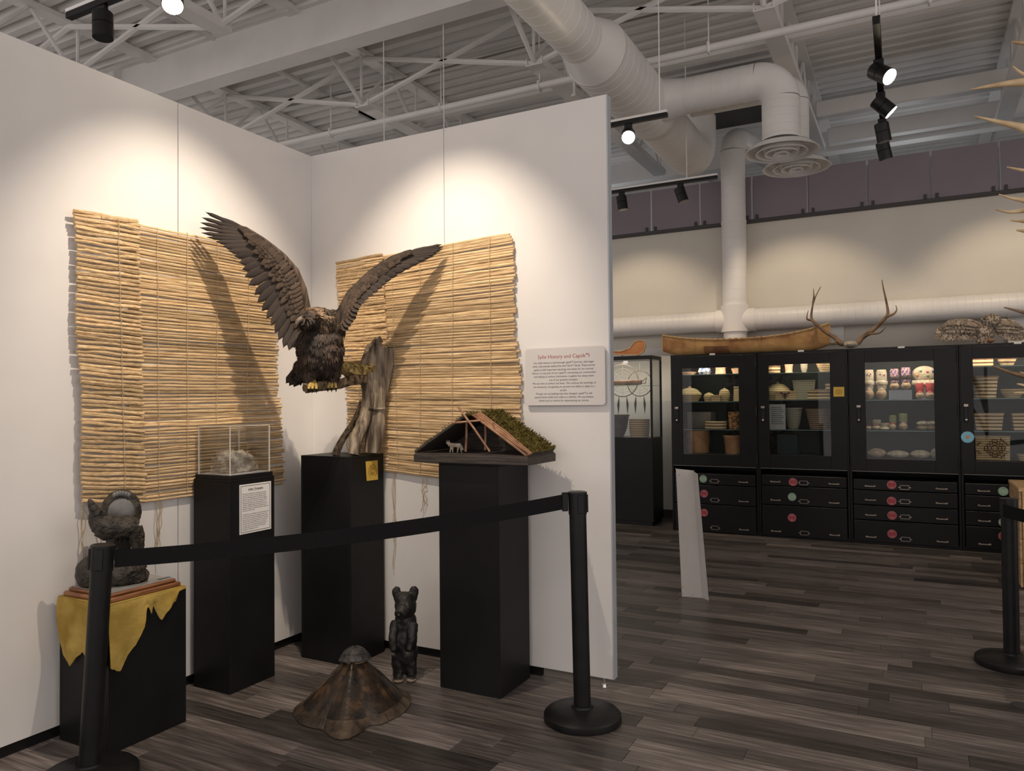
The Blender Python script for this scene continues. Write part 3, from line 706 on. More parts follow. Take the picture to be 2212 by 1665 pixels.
obj('back_wall', MB().slab([L1, R1, T1], (0, .006, 0)), DARKW, house)
a = T0+V((.035,-.005,.004)); b = V((hx1-.012, HY0+.012, HZ+.004))
for k in range(4):
    o_ = V((.010*k, .006*k, .004*k-.004)); obj('bark_strip', MB().tube([a+o_, (a+b)/2+o_+V((0,0,.002)), b+o_*.7], .0065, 6, True, None, .7), RAFT, house, True)
hp = lambda px, py, dy=0: at(px, py, y=HY0+dy)
for p0, p1, r in ((hp(990, 879, .01), hp(1058, 975, .02), .0062), (hp(976, 914, .008), hp(1038, 908, .02), .0055), (hp(1006, 975, .10), hp(1008, 913, .10), .007), (hp(1048, 972, .10), hp(1048, 910, .12), .006), (hp(1060, 912, .08), hp(1064, 915, .01), .005), (hp(1100, 940, .1), hp(1098, 952, .02), .005)):
    obj('pole', MB().tube([p0, (p0+p1)/2+V((.002,.001,.001)), p1], [r, r*.95, r*.9], 8), STICK, house, True)
def moss_on(parent, quad, n, seed, ln=.012, thick=.012):
    r = random.Random(seed); A, B, C, D = [V(p) for p in quad]; mb = MB(); nn = (B-A).cross(D-A).normalized()
    if nn.z < 0: nn = -nn
    for k in range(n):
        u, v = r.random(), r.random(); p = A.lerp(B, u).lerp(D.lerp(C, u), v)
        d = (nn*r.uniform(.5,1.2)+V((r.uniform(-1,1), r.uniform(-1,1), r.uniform(-.6,.8)))).normalized(); s_ = d.cross(V((r.uniform(-1,1), r.uniform(-1,1), .3))).normalized()*.0022
        l = ln*r.uniform(.5,1.4); p = p+nn*r.uniform(0, thick*.6)
        mb.add([p-s_, p+s_, p+d*l+s_*.6, p+d*l*1.05-s_*.6], [(0,1,2,3)])
    return obj('moss', mb, MOSS, parent, False, kind='stuff', fixn=False)
up_ = V((.008, 0, .012))
obj('moss_bed', MB().slab([R0+up_+V((.03*0+.012,.03,0)), T0+up_+V((.065,.03,-.012)), T1+up_+V((.03,0,0)), R1+up_], (.004,0,.008)), MOSS, house)
moss_on(house, [R0+up_*1.5+V((0,.02,0)), R1+up_*1.5, T1+up_*1.5+V((.03,0,0)), T0+up_*1.5+V((.05,.02,0))], 2600, 1, .014)
moss_on(house, [L0+V((-.006,0,.012)), L1+V((-.006,0,.012)), T1+V((-.006,0,.012)), T0+V((-.006,0,.014))], 900, 2, .010, .006)
moss_on(house, [T0+V((-.03,-.005,-.01)), T1+V((-.03,0,-.01)), T1+V((.04,0,0)), T0+V((.04,-.005,0))], 420, 3, .010)
# coyote figurine
CY = mat('pale_tan_fur_paint', (.30,.24,.185,1), (.46,.39,.31,1), 30, .8)
cp = hp(983, 973, .075); k_ = (cp-CAM).dot(FW)/F_PX
cf = MB()
def cpt(px, py, d=0): return cp + RT*((px-983)*k_) + V((0,0,1))*((973-py)*k_) - QN*d
for p0, p1, r0, r1 in (((973,956),(996,957),.012,.012), ((973,957),(968,951),.011,.009), ((968,951),(964,953),.009,.004), ((996,957),(1001,967),.006,.004), ((974,960),(972,973),.005,.0035), ((978,960),(978,973),.005,.0035), ((990,960),(988,973),.0055,.0035), ((995,960),(997,973),.0055,.0035)):
    cf.tube([cpt(*p0), cpt((p0[0]+p1[0])/2, (p0[1]+p1[1])/2), cpt(*p1)], [r0, (r0+r1)/2, r1], 8)
cf.tube([cpt(966,950), cpt(965.5,944)], [.004, .0008], 6).tube([cpt(970,950), cpt(970.5,944)], [.004, .0008], 6)
cy_ = blob('coyote_figurine', cf, .0022, CY, None, 2, 0, 8, None, None, cp); tag(cy_, 'tiny pale coyote figurine standing inside the model pit house', 'figurine')
cy_.location.z += HZ - min((cy_.matrix_basis @ v.co).z for v in cy_.data.vertices) + .0003
# ================================================================== CARVED BEAR
BEAR = mat('black_charred_wood', (.004,.0038,.0036,1), (.024,.0215,.020,1), 16, .5, 0, .35, 45, (1,1,.5), 6, 0, .4)
bp0 = at(873, 1466, z=0); bn = (CAM-bp0); bn.z = 0; bn.normalize(); bk = (bp0-CAM).dot(FW)/F_PX; br = V((-bn.y, bn.x, 0))
def bpt(px, py, d=0): return V((bp0.x, bp0.y, 0)) + br*((px-873)*bk) + V((0,0,(1466-py)*bk)) + bn*d
bb = MB()
def bel(px, py, d, rx, rz, rd): bb.ell(bpt(px, py, d), (rx, rd, rz), 14, 10, Matrix((br, -bn, V((0,0,1)))).transposed())
bel(875, 1385, -.02, .068, .12, .07); bel(877, 1350, -.02, .062, .08, .062); bel(877, 1412, -.02, .068, .08, .07); bel(877, 1312, -.005, .060, .064, .066); bel(876, 1296, -.012, .056, .040, .056); bel(876, 1340, -.015, .058, .05, .06)
bb.tube([bpt(871, 1315, .04), bpt(864, 1321, .076)], [.042, .030], 12)
for px, s_ in ((860, 1), (887, -1)):
    bb.tube([bpt(px, 1400, -.01), bpt(px, 1430, 0), bpt(px+1, 1458, 0)], [.038, .034, .030], 12); bel(px+1, 1460, .03, .026, .015, .04)
bb.tube([bpt(856, 1340, .01), bpt(849, 1370, .045), bpt(851, 1398, .055)], [.026, .024, .018], 10).tube([bpt(892, 1345, .02), bpt(890, 1375, .05), bpt(882, 1398, .065)], [.030, .027, .020], 10)
for px, s_ in ((861, -1), (894, 1)):
    bb.tube([bpt(px, 1300, -.02), bpt(px-1+s_*2, 1285, -.015), bpt(px-1+s_*2, 1276, -.012), bpt(px+s_, 1269, -.012)], [.018, .026, .024, .012], 12, True, br, .5)
bb.v = [V((p.x, p.y, max(p.z, .0))) for p in bb.v]
bear = thing('bear_carving', (bp0.x, bp0.y, 0), 'black carved wooden bear standing upright on the floor', 'carving')
blob('body', bb, .0055, BEAR, bear, 4, .004, 30)
PAWC = mat('worn_bare_wood', (.13,.095,.06,1), (.26,.20,.14,1), 20, .8)
for px in (861, 888):
    obj('hind_paw', MB().ell(bpt(px, 1462, .045), (.026, .028, .012), 12, 8), PAWC, bear, True, 'worn pale wooden paw')
for px, py in ((863, 1306), (882, 1307)):
    e_ = obj('eye', MB().ell(bpt(px, py, .058), (.007, .007, .006), 10, 6), mat('bear_eye', (.03,.03,.03,1), None, 1, .2), bear, True)
obj('nose', MB().ell(bpt(862, 1317, .104), (.012, .010, .009), 10, 6), CLAW, bear, True)
for px in (849, 881): 
    for k in range(3): obj('claw', MB().tube([bpt(px-3+3*k, 1400, .07), bpt(px-3+3*k, 1406, .072)], [.003, .001], 5), PAWC, bear)
# ================================================================== TURTLE SHELLS
SHELL = mat('glossy_brown_shell', (.012,.008,.006,1), (.105,.054,.022,1), 16, .34, 0, .4, 60, (1,1,1), 8, .22, .5, (.032,.020,.012,1), .3, (.36,.72))
RIM = mat('dull_shell_rim', (.022,.015,.010,1), (.095,.066,.042,1), 16, .45, 0, .4, 40, (1,1,1), 6, .2)
SEAM = mat('pale_shell_seam', (.075,.055,.038,1), None, 1, .7)
out_px = [(633,1530), (640,1548), (655,1562), (685,1570), (697,1570), (703,1577), (720,1590), (735,1594), (752,1592), (775,1580), (798,1562), (820,1562), (850,1548), (866,1540), (884,1520), (888,1508), (886,1496)]
ac = at(765, 1500, z=0); ac = V((.985, -.775, 0)); AH = .225
oxy = [at(px, py, z=.012) - ac for px, py in out_px]
ang = sorted((atan2(p.y, p.x), p.to_2d().length) for p in oxy)
def Rout(th):
    th = (th+pi) % (2*pi) - pi
    A = ang
    best = None
    for i in range(len(A)):
        a0, r0 = A[i]; a1, r1 = A[(i+1) % len(A)]
        if i == len(A)-1: a1 += 2*pi
        t = th if th >= a0 or i != len(A)-1 else th+2*pi
        if i == len(A)-1 and t < a0: t += 2*pi
        if a0 <= t <= a1:
            u = (t-a0)/(a1-a0)
            if a1-a0 > .8: return (r0+(r1-r0)*u)*(1-.10*sin(pi*u))
            return r0+(r1-r0)*u
    return A[0][1]
fth = atan2(oxy[7].y, oxy[7].x)
def shell_pt(rho, th):
    w_ = min(1, max(0, (rho-.55)/.45)); Rs = sum(Rout(th+.14*q_) for q_ in range(-5, 6))/11; R = Rs+(Rout(th)-Rs)*w_*w_; d = abs((th-fth+pi) % (2*pi)-pi)
    q_ = max(0, rho-.20)/.80; q8 = .66/.80; h = AH*(1-q_**1.06-.05*rho) if rho < .86 else AH*(1-q8**1.06-.05*.86)*((1-rho)/.14)**.75
    h += .030*math.exp(-(d/.20)**2)*max(0, sin(pi*min(1, rho*1.02)))**.8
    h += .004*noise.noise(V((cos(th)*6*rho, sin(th)*6*rho, 3)))*(1-rho)
    return ac + V((R*rho*cos(th), R*rho*sin(th), max(.004, h)+.003))
tur = thing('turtle_shell', ac, 'large glossy brown turtle shell with a ridge lying on the floor', 'turtle shell')
NTH = 96; bands = [(0, .34, 4, SHELL), (.345, .845, 8, SHELL), (.85, 1.0, 20, RIM)]
for (r0, r1, cnt, M_) in bands:
    for c in range(cnt):
        a0 = fth+2*pi*(c+.5)/cnt; a1 = a0+2*pi/cnt; nu = max(3, NTH//cnt); gap = .005/max(.2, r1)
        G_ = [[shell_pt(r0+(r1-r0)*i/9, a0+gap+(a1-a0-2*gap)*j/nu) for j in range(nu+1)] for i in range(10)]
        obj('scute', MB().grid(G_), M_, tur, 'all')
und = MB().grid([[shell_pt(i/14, 2*pi*j/72)-V((0,0,.003)) for j in range(72)] for i in range(15)], True)
obj('shell_base', und, SEAM, tur, 'all')
ST = mat('dark_small_shell', (.012,.012,.012,1), (.06,.055,.05,1), 30, .5, 0, .4, 50, (1,1,1), 5, .3)
tp = at(765, 1447, y=ac.y); tz = AH-.022
sc_ = V((ac.x, ac.y, tz)); sth = atan2((CAM-sc_).y, (CAM-sc_).x)
small = thing('turtle_shell', sc_, 'small dark turtle shell sitting on top of the large shell', 'turtle shell')
def dome(rho, th, open_=0):
    fr = max(0, cos(th-sth)); r = .080*rho
    return sc_ + V((r*cos(th)*1.0, r*sin(th)*1.0, .046+.052*(1-rho**2.8)-.016*rho*(1-fr)-.002*fr))
for c in range(14):
    a0 = sth+2*pi*c/14; obj('scute', MB().grid([[dome(.78+.22*i/3, a0+.02+(2*pi/14-.04)*j/4) for j in range(5)] for i in range(4)]), ST, small, 'all')
for c in range(8):
    a0 = sth+2*pi*(c+.5)/8; obj('scute', MB().grid([[dome(.06+.70*i/6, a0+.012+(2*pi/8-.024)*j/6) for j in range(7)] for i in range(7)]), ST, small, 'all')
obj('shell_base', MB().grid([[dome(max(.001, i/9*.99), 2*pi*j/48)-V((0,0,.003)) for j in range(48)] for i in range(10)], True), ST, small, 'all')
obj('plastron', MB().lathe([(.01,.030), (.045,.022), (.062,.026), (.066,.032), (.060,.034), (.03,.030)], sc_, 32, None, 1, .9), mat('pale_plastron', (.16,.12,.07,1), (.26,.20,.12,1), 20, .6), small, True)
obj('rear_wall', MB().grid([[sc_+V((rr*cos(sth+radians(62+236*j/30)), rr*sin(sth+radians(62+236*j/30)), zz)) for j in range(31)] for rr, zz in ((.060,.020), (.068,.034), (.070,.050), (.064,.052), (.060,.036), (.056,.022))]), ST, small, True)
# ================================================================== STANCHIONS
def stanchion(label, base, lean, height, belt_dir, group):
    base = V(base); t_ = thing('stanchion', base, label, 'stanchion', group)
    obj('base', MB().lathe([(.180,0), (.182,.006), (.180,.030), (.170,.040), (.10,.052), (.052,.062), (.050,.070)], base, 48), BLKP, t_, True)
    ax = (V((lean[0], lean[1], 1))).normalized(); foot = base+V((0,0,.06)); top = base+ax*height
    obj('post', MB().tube([foot, top-ax*.10], .040, 28), BLKP, t_, True)
    obj('collar', MB().tube([foot, foot+ax*.012], .046, 28), BLKP, t_, True)
    obj('belt_head', MB().tube([top-ax*.10, top-ax*.004], .043, 28), BLKP, t_, True)
    obj('head_cap', MB().tube([top-ax*.004, top+ax*.003, top+ax*.006], [.046, .046, .040], 28), BLKP, t_, True)
    for k in range(3):
        a = atan2(belt_dir[1], belt_dir[0])+pi/2*(k+1); d = V((cos(a), sin(a), 0)); s_ = V((-d.y, d.x, 0)); c = top-ax*.05+d*.044
        M = Matrix((s_, d, ax)).transposed().to_4x4(); M.translation = c
        obj('clip_slot', MB().box((-.014, -.004, -.042), (.014, .005, .042), .002, M), BLKP, t_)
    return t_, top, ax
def belt(parent, p0, p1, w=.070, sag=.03, name='belt'):
    n = 24; P = []
    for i in range(n+1):
        t = i/n; c = p0.lerp(p1, t)-V((0,0,sag*4*t*(1-t))); P.append([c+V((0,0,w/2)), c-V((0,0,w/2))])
    d = (p1-p0); d.z = 0; d.normalize(); s_ = V((-d.y, d.x, 0))*.0012
    mb = MB().grid([[q+s_ for q in r] for r in P]).grid([[q-s_ for q in r] for r in P])
    return obj(name, mb, BELT, parent, True)
lb0 = at(193, 1668, z=.03); lb0.z = 0
rb0 = V((2.037, -.41, 0))
ltop = atp(222, 1178, lb0, (CAM-lb0).to_2d().to_3d())
hL = ltop.z; lnL = ((ltop.x-lb0.x)/hL, (ltop.y-lb0.y)/hL)
bdir = (rb0-lb0).normalized()
s1, t1, a1_ = stanchion('black belt stanchion leaning beside the hide-draped plinth', lb0, lnL, hL, bdir, 'black belt stanchions')
rtop = atp(1247, 1064, rb0, (CAM-rb0).to_2d().to_3d()); hR = rtop.z; lnR = ((rtop.x-rb0.x)/hR, (rtop.y-rb0.y)/hR)
s2, t2, a2_ = stanchion('black belt stanchion in front of the partition end', rb0, lnR, hR, -bdir, 'black belt stanchions')
b0 = t1-a1_*.055+bdir*.046; b1 = t2-a2_*.040-bdir*.070
belt(s1, b0, b1)
M = Matrix((bdir, V((-bdir.y, bdir.x, 0)), V((0,0,1)))).transposed().to_4x4(); M.translation = b1+bdir*.006
obj('belt_clip', MB().box((-.012, -.009, -.044), (.016, .009, .044), .003, M), BLKP, s1)
r3 = at(2186, 1424, z=.03); r3.z = 0
t3p = atp(2179, 1078, r3, (CAM-r3).to_2d().to_3d()); h3 = t3p.z
bd3 = V((.80, -1.0, 0)).normalized()
s3, t3, a3_ = stanchion('black belt stanchion near the wooden crate by the cabinets', r3, ((t3p.x-r3.x)/h3, (t3p.y-r3.y)/h3), h3, bd3, 'black belt stanchions')
belt(s3, t3-a3_*.06+bd3*.03+V((-.05,-.02,0)), t3-a3_*.06+bd3*1.6+V((0,0,-.02)))
# ================================================================== STANDING WHITE METAL SHEET
ws = thing('white_metal_panel', (1.93, 1.98, 0), 'white folded metal sheet standing on edge on the floor', 'metal panel')
WM = mat('white_enamel', (.62,.59,.565,1), (.66,.63,.60,1), 3, .4)
A = at(1473, 1288, z=.0); B = at(1517, 1291, z=.0); C = at(1531, 1297, z=.0)
TA = at(1460, 1014, y=A.y-.02); TB = at(1497, 1017, y=B.y-.02); TC = at(1507, 1024, y=C.y-.035)
thk = V((0, .0025, 0))
obj('sheet', MB().slab([A, B, TB, TA], thk), WM, ws)
obj('side_fold', MB().slab([B, C, TC, TB], thk), WM, ws)
obj('top_fold', MB().slab([TA, TB, TB+V((.0,.045,-.004)), TA+V((-.02,.045,.002))], (0,0,.0025)), WM, ws)
for px, py in ((1467, 1026), (1474, 1268), (1475, 1282), (1497, 1285)): obj('screw_hole', MB().ell(at(px, py, y=1.975), (.003, .002, .003), 8, 6), BLKP, ws)
# ================================================================== HIDE AND SCULPTURE ON THE LOW PLINTH
HIDE = mat('yellow_buckskin', (.32,.205,.038,1), (.50,.35,.095,1), 7, .85, 0, .35, 40, (1,1,1), 6, 0, .2)
px0, px1, py0, py1 = .032, .378, -1.655, -1.265
hide = thing('hide_drape', (.2, -1.46, ZP), 'yellow buckskin hide draped over the low black plinth', 'hide')
zt = ZP+.003
obj('hide_top', MB().box((px0-.006, py0-.006, ZP+.0005), (px1+.006, py1-.01, zt+.002), .001), HIDE, hide)
def drape(name, org, ex, edge, n_out, width, seed):
    """skirt hanging down a plinth face; edge(u) = length of fall"""
    nu, nv = 60, 16; ex = V(ex); n_out = V(n_out); G_ = []
    for i in range(nv+1):
        row = []
        for j in range(nu+1):
            u = j/nu; v = i/nv; L_ = edge(u); z = zt-L_*v
            w = .0075+.016*v*(.5+.5*sin(u*17+seed+v*2))*min(1, L_/.1)+.010*v*noise.noise(V((u*6, v*2, seed)))
            if v == 0: w = .004
            row.append(V(org)+ex*(u*width)+n_out*w+V((0,0,z)))
        G_.append(row)
    mb = MB().grid(G_); mb.grid([[p-n_out*.003 for p in r] for r in G_])
    return obj(name, mb, HIDE, hide, 'all')
def pw(pts):
    def f(u):
        for (a, ya), (b, yb) in zip(pts, pts[1:]):
            if a <= u <= b: return max(.004, ya+(yb-ya)*(u-a)/(b-a)+.004*noise.noise(V((u*40, 1, 0))))
        return pts[-1][1]
    return f
drape('hide_front', (px0-.004, py0, 0), (1,0,0), pw([(0,.08),(.05,.19),(.12,.255),(.28,.27),(.32,.29),(.40,.25),(.52,.22),(.60,.22),(.70,.24),(.85,.27),(1,.265)]), (0,-1,0), px1-px0+.008, 1)
drape('hide_side', (px1, py0-.004, 0), (0,1,0), pw([(0,.265),(.08,.285),(.12,.29),(.20,.255),(.32,.20),(.40,.13),(.44,.055),(.47,.045),(.53,.09),(.56,.05),(.62,.10),(.66,.13),(.70,.10),(.80,.06),(.86,.055),(.90,.02),(1,.012)]), (1,0,0), py1-py0-.004, 5)
MAH = mat('red_brown_moulding', (.17,.062,.022,1), (.33,.145,.06,1), 9, .4, 0, .15, 40, (1, 1, 12), 5)
SLATE = mat('polished_grey_stone', (.20,.19,.185,1), (.34,.33,.32,1), 6, .25)
sx0, sx1, sy0, sy1 = px0+.012, px1-.006, py0+.006, py1-.022
zb = zt+.0025
st = thing('stone_sculpture', (.2, -1.46, zb), 'dark stone sculpture of a howling animal before an arch on a wooden base', 'sculpture')
obj('wood_base', MB().box((sx0, sy0, zb), (sx1, sy1, zb+.020), .005), MAH, st)
obj('wood_base', MB().box((sx0+.014, sy0+.014, zb+.020), (sx1-.014, sy1-.014, zb+.036), .006), MAH, st)
obj('stone_plate', MB().box((sx0+.024, sy0+.024, zb+.0362), (sx1-.024, sy1-.024, zb+.040), .001), SLATE, st)
obj('name_plate', MB().box((.31, -1.37, zb+.040), (.33, -1.31, zb+.0415)), mat('dark_plate', (.05,.05,.05,1), None, 1, .3, .5), st)
zs = zb+.040; S0 = V((.19, -1.46, 0)); SN = (CAM-S0); SN.z = 0; SN.normalize()
SR = V((-SN.y, SN.x, 0))
def sp(px, py, d=0): return atp(px, py, S0, SN, d)
SCU = mat('dark_brown_stone', (.009,.0075,.006,1), (.058,.048,.034,1), 40, .5, 0, .7, 110, (1,1,1), 6, 0, .45)
SB = Matrix((SR, -SN, V((0,0,1)))).transposed()
g = MB()
def sel_(m_, px, py, d, rx, rz, rd, tilt=0): m_.ell(sp(px, py, d), (rx, rd, rz), 16, 12, SB @ Matrix.Rotation(tilt, 3, 'Y'))
sel_(g, 208, 1236, .02, .085, .085, .10); sel_(g, 262, 1235, .03, .11, .075, .11); sel_(g, 285, 1245, .02, .075, .06, .09); sel_(g, 240, 1225, 0, .10, .09, .09)
g.v = [V((p.x, p.y, max(p.z, zs))) for p in g.v]
def craggy(co, n_):
    p = co*46; return (-.016*abs(noise.noise(p))**.7+.006*noise.noise(co*120)) if (co.dot(SR) > .015 and co.z < .10) else .004*noise.noise(co*60)
blob('boulder', g, .0045, SCU, st, 3, 0, 8, craggy)
g = MB(); sel_(g, 262, 1105, -.03, .088, .105, .045); g.tube([sp(262, 1110, -.035), sp(258, 1160, -.035), sp(250, 1235, -.03)], [.075, .07, .085], 16, True, None, .6)
blob('arch', g, .006, SCU, st, 4, .004, 40)
face = mat('smooth_grey_stone', (.10,.10,.10,1), (.19,.185,.18,1), 12, .4)
obj('carved_face', MB().ell(sp(262, 1105, .008), (.056, .014, .062), 16, 12, SB), face, st, True, 'smooth grey carved face')
for k in range(6): obj('tooth', MB().ell(sp(247+k*6.2, 1069-4*sin(k/5*pi), .012), (.009, .008, .013), 10, 8, SB), face, st, True)
g = MB()
g.tube([sp(215,1134,.09), sp(232,1140,.09), sp(255,1140,.085), sp(280,1136,.08), sp(292,1140,.075)], [.050, .058, .052, .050, .042], 14)
g.tube([sp(220,1136,.09), sp(209,1122,.10), sp(206,1108,.105)], [.046, .036, .029], 14)
g.tube([sp(209,1108,.108), sp(202,1098,.115), sp(196,1086,.118), sp(193,1078,.12)], [.030, .021, .0135, .008], 12).ell(sp(212,1104,.105), (.020,.022,.020), 10, 8)
g.tube([sp(216,1103,.11), sp(225,1108,.115), sp(231,1112,.115)], [.014, .010, .003], 8, True, None, .5)
for px, d in ((238, .10), (246, .07), (290, .09), (297, .055)):
    g.tube([sp(px,1145,d), sp(px+2,1170,d), sp(px+2,1198,d), sp(px+3,1214,d-.01)], [.026, .018, .015, .017], 10)
g.tube([sp(297,1138,.07), sp(304,1155,.07), sp(304,1185,.065), sp(308,1215,.06)], [.022, .018, .015, .010], 10)
blob('animal', g, .0038, SCU, st, 2, 0, 8, lambda co, n_: .0022*noise.noise(V((co.x*60, co.y*60, co.z*170)))+.0016*noise.noise(co*200))
obj('cracked_patch', MB().ell(sp(262, 1212, .09), (.05, .02, .03), 14, 10, SB), mat('pale_cracked_stone', (.13,.12,.10,1), (.22,.20,.17,1), 30, .6, 0, .6, 60), st, True)
# ================================================================== CABINETS ALONG THE BACK WALL
CF, CB, CTOP = 4.855, 5.56, 2.007
GLS = clear('cabinet_glass', (.93,.95,.95,1), .0)
SHG = clear('glass_shelf', (.80,.88,.87,1), .02)
PULL = mat('dull_nickel_pull', (.30,.25,.22,1), (.42,.36,.32,1), 20, .35, .8)
RED = mat('red_sticker', (.28,.03,.05,1), (.34,.05,.07,1), 30, .5); RED2 = mat('pink_print', (.60,.30,.30,1), None, 1, .6)
GRN = mat('pale_green_sticker', (.25,.36,.26,1), (.32,.43,.33,1), 30, .5); GRN2 = mat('green_print', (.10,.22,.11,1), None, 1, .6)
BLU = mat('light_blue_sticker', (.16,.42,.55,1), (.20,.48,.62,1), 30, .5); BLU2 = mat('orange_print', (.50,.22,.10,1), None, 1, .6)
CINT = mat('cabinet_inside_paint', (.020,.026,.027,1), (.028,.034,.035,1), 3, .6)
BACKM = mat('mottled_dark_backing', (.010,.009,.010,1), (.075,.07,.073,1), 14, .8, 0, 0, None, (1,1,1), 6, 0, .2, None, 0, (.42,.62))
LED = emis('led_strip', (1, .80, .55, 1), 14)
ZFL = at(1475, 981, y=CF).z+.006
def cabinet(label, x0, x1, win, zdoor, rows, stickers, shelves, handle_px, split, hinge=True):
    t_ = thing('storage_cabinet', ((x0+x1)/2, (CF+CB)/2, 0), label, 'cabinet', 'black cabinets along the back wall')
    e = .022
    obj('side_panel', MB().box((x0+.002, CF+.002, .0), (x0+e, CB, CTOP-e), .001), BLKM, t_); obj('side_panel', MB().box((x1-e, CF+.002, 0), (x1-.002, CB, CTOP-e), .001), BLKM, t_)
    obj('top_panel', MB().box((x0+.002, CF-.004, CTOP-e), (x1-.002, CB, CTOP), .002), BLKM, t_)
    obj('back_panel', MB().box((x0+e, CB-.02, .02), (x1-e, CB, CTOP-e)), CINT, t_)
    if split: obj('backing_sheet', MB().box((x0+e+split[0]*(x1-x0-2*e), CB-.024, zdoor+.02), (x0+e+split[1]*(x1-x0-2*e), CB-.0205, CTOP-.03)), BACKM, t_, False, 'mottled dark backing sheet')
    obj('floor_panel', MB().box((x0+e, CF+.02, ZFL-.02), (x1-e, CB-.02, ZFL-.001)), CINT, t_)
    obj('kick_panel', MB().box((x0+e, CF+.012, 0), (x1-e, CF+.03, .045)), BLKM, t_)
    # door
    wx0, wx1, wz0, wz1 = win; d0, d1 = x0+.012, x1-.014; zt_ = CTOP-.0235
    dr = obj('door', MB().box((d0, CF-.006, zdoor), (wx0, CF+.016, zt_), .002).box((wx1, CF-.006, zdoor), (d1, CF+.016, zt_), .002).box((wx0, CF-.006, zdoor), (wx1, CF+.016, wz0), .001).box((wx0, CF-.006, wz1), (wx1, CF+.016, zt_), .001), BLKM, t_)
    obj('glass_pane', MB().box((wx0-.003, CF+.004, wz0-.003), (wx1+.003, CF+.008, wz1+.003)), GLS, dr)
    obj('door_edge', MB().box((d0+.01, CF-.008, zdoor-.006), (d1-.01, CF-.002, zdoor-.001)), mat('worn_metal_edge', (.20,.19,.18,1), None, 1, .4, .6), dr)
    hxp = at(*handle_px, y=CF-.02)
    h = obj('handle', MB().box((hxp.x-.018, CF-.022, hxp.z-.09), (hxp.x+.018, CF-.0065, hxp.z+.09), .006), BLKP, dr)
    obj('handle_cap', MB().box((hxp.x-.02, CF-.03, hxp.z+.065), (hxp.x+.02, CF-.0225, hxp.z+.09), .003), PULL, h); obj('lock_button', MB().ell((hxp.x, CF-.026, hxp.z-.062), (.011, .006, .011), 12, 8), CHROME, h, True)
    for f in (.08, .5, .93):
        z = zdoor+(zt_-zdoor)*f; obj('hinge', MB().cyl((d1+.002, CF-.010, z-.05), (d1+.002, CF-.010, z+.05), .009, n=8), BLKM, dr, True)
    # drawers
    zs_ = [at((x0+x1)/2*0+1, 1, y=CF).z for _ in ()]
    cxm = (x0+x1)/2
    for i, (za, zb_) in enumerate(rows):
        dw = obj('drawer', MB().box((x0+.030, CF-.010, zb_+.004), (x1-.032, CF+.40, za-.004), .004), BLKM, t_)
        zp = zb_+min(.052, (za-zb_)*.36)
        for xf in (.19, .83):
            xp = x0+(x1-x0)*xf
            pl_ = MB().tube([(xp-.045, CF-.011, zp), (xp-.042, CF-.026, zp), (xp+.042, CF-.026, zp), (xp+.045, CF-.011, zp)], .006, 6)
            pl_.ell((xp-.043, CF-.013, zp), (.010, .004, .010), 8, 6).ell((xp+.043, CF-.013, zp), (.010, .004, .010), 8, 6)
            obj('drawer_pull', pl_, PULL, dw, True)
        xh = cxm+.005; w, hh = .042, .022
        lh = MB().box((xh-w, CF-.016, zp+hh-.005), (xh+w, CF-.0105, zp+hh)).box((xh-w, CF-.016, zp-hh), (xh+w, CF-.0105, zp-hh+.005)).box((xh-w, CF-.016, zp-hh), (xh-w+.005, CF-.0105, zp+hh)).box((xh+w-.005, CF-.016, zp-hh), (xh+w, CF-.0105, zp+hh))
        lh.box((xh-w-.014, CF-.014, zp-.005), (xh-w, CF-.0105, zp+.005)).box((xh+w, CF-.014, zp-.005), (xh+w+.014, CF-.0105, zp+.005))
        obj('label_holder', lh, PULL, dw)
        if i < len(stickers) and stickers[i]:
            px, py, c = stickers[i]; p = at(px, py, y=CF-.0105); M1, M2 = {'r': (RED, RED2), 'g': (GRN, GRN2)}[c]
            MX = Matrix.Rotation(pi/2, 3, 'X'); R_ = .043
            s_ = obj('round_sticker', MB().lathe([(R_, 0), (R_, .0008), (R_*.97, .001)], (p.x, CF-.0105, p.z), 28, MX), M1, dw)
            ring = [V((p.x+R_*.93*cos(a*2*pi/28), CF-.0118, p.z+R_*.93*sin(a*2*pi/28))) for a in range(29)]
            obj('sticker_ring', MB().tube(ring, .0014, 4), M2, s_)
            for a in (-1, 1):
                for k in range(5): obj('sticker_print', MB().box((p.x-.016+.007*k, CF-.0120, p.z+a*.026-.004-(abs(k-2)*.002*a)), (p.x-.012+.007*k, CF-.0115, p.z+a*.026+.004-(abs(k-2)*.002*a))), M2, s_)
    for i, z in enumerate(shelves):
        sh = obj('glass_shelf', MB().box((x0+e+.001, CF+.06, z-.008), (x1-e-.001, CB-.03, z)), SHG, t_)
        obj('shelf_edge', MB().box((x0+e+.001, CF+.058, z-.008), (x1-e-.001, CF+.0605, z)), mat('green_glass_edge', (.10,.17,.16,1), (.16,.24,.22,1), 5, .2), sh)
    obj('led_strip', MB().box((x0+.06, CF+.03, CTOP-.06), (x1-.06, CF+.05, CTOP-.045)), LED, t_)
    al = bpy.data.lights.new('cabinet_led', 'AREA'); al.shape = 'RECTANGLE'; al.size = x1-x0-.14; al.size_y = .05; al.energy = 3.2; al.color = (1, .83, .62)
    ao = bpy.data.objects.new('cabinet_led', al); COL.objects.link(ao); ao.location = (cxm, CF+.075, CTOP-.05); ao.rotation_euler = (radians(22), 0, 0)
    tg = at(handle_px[0]+ (x1-x0)*80, 762, y=CF)
    obj('name_tag', MB().box((cxm-.03, CF-.007, CTOP-.014), (cxm+.03, CF-.0045, CTOP+.004)), PAPER, t_)
    return t_
zc_ = lambda py, px: at(px, py, y=CF).z
CX = [.962, 1.926, 2.838, 3.829, 4.80]
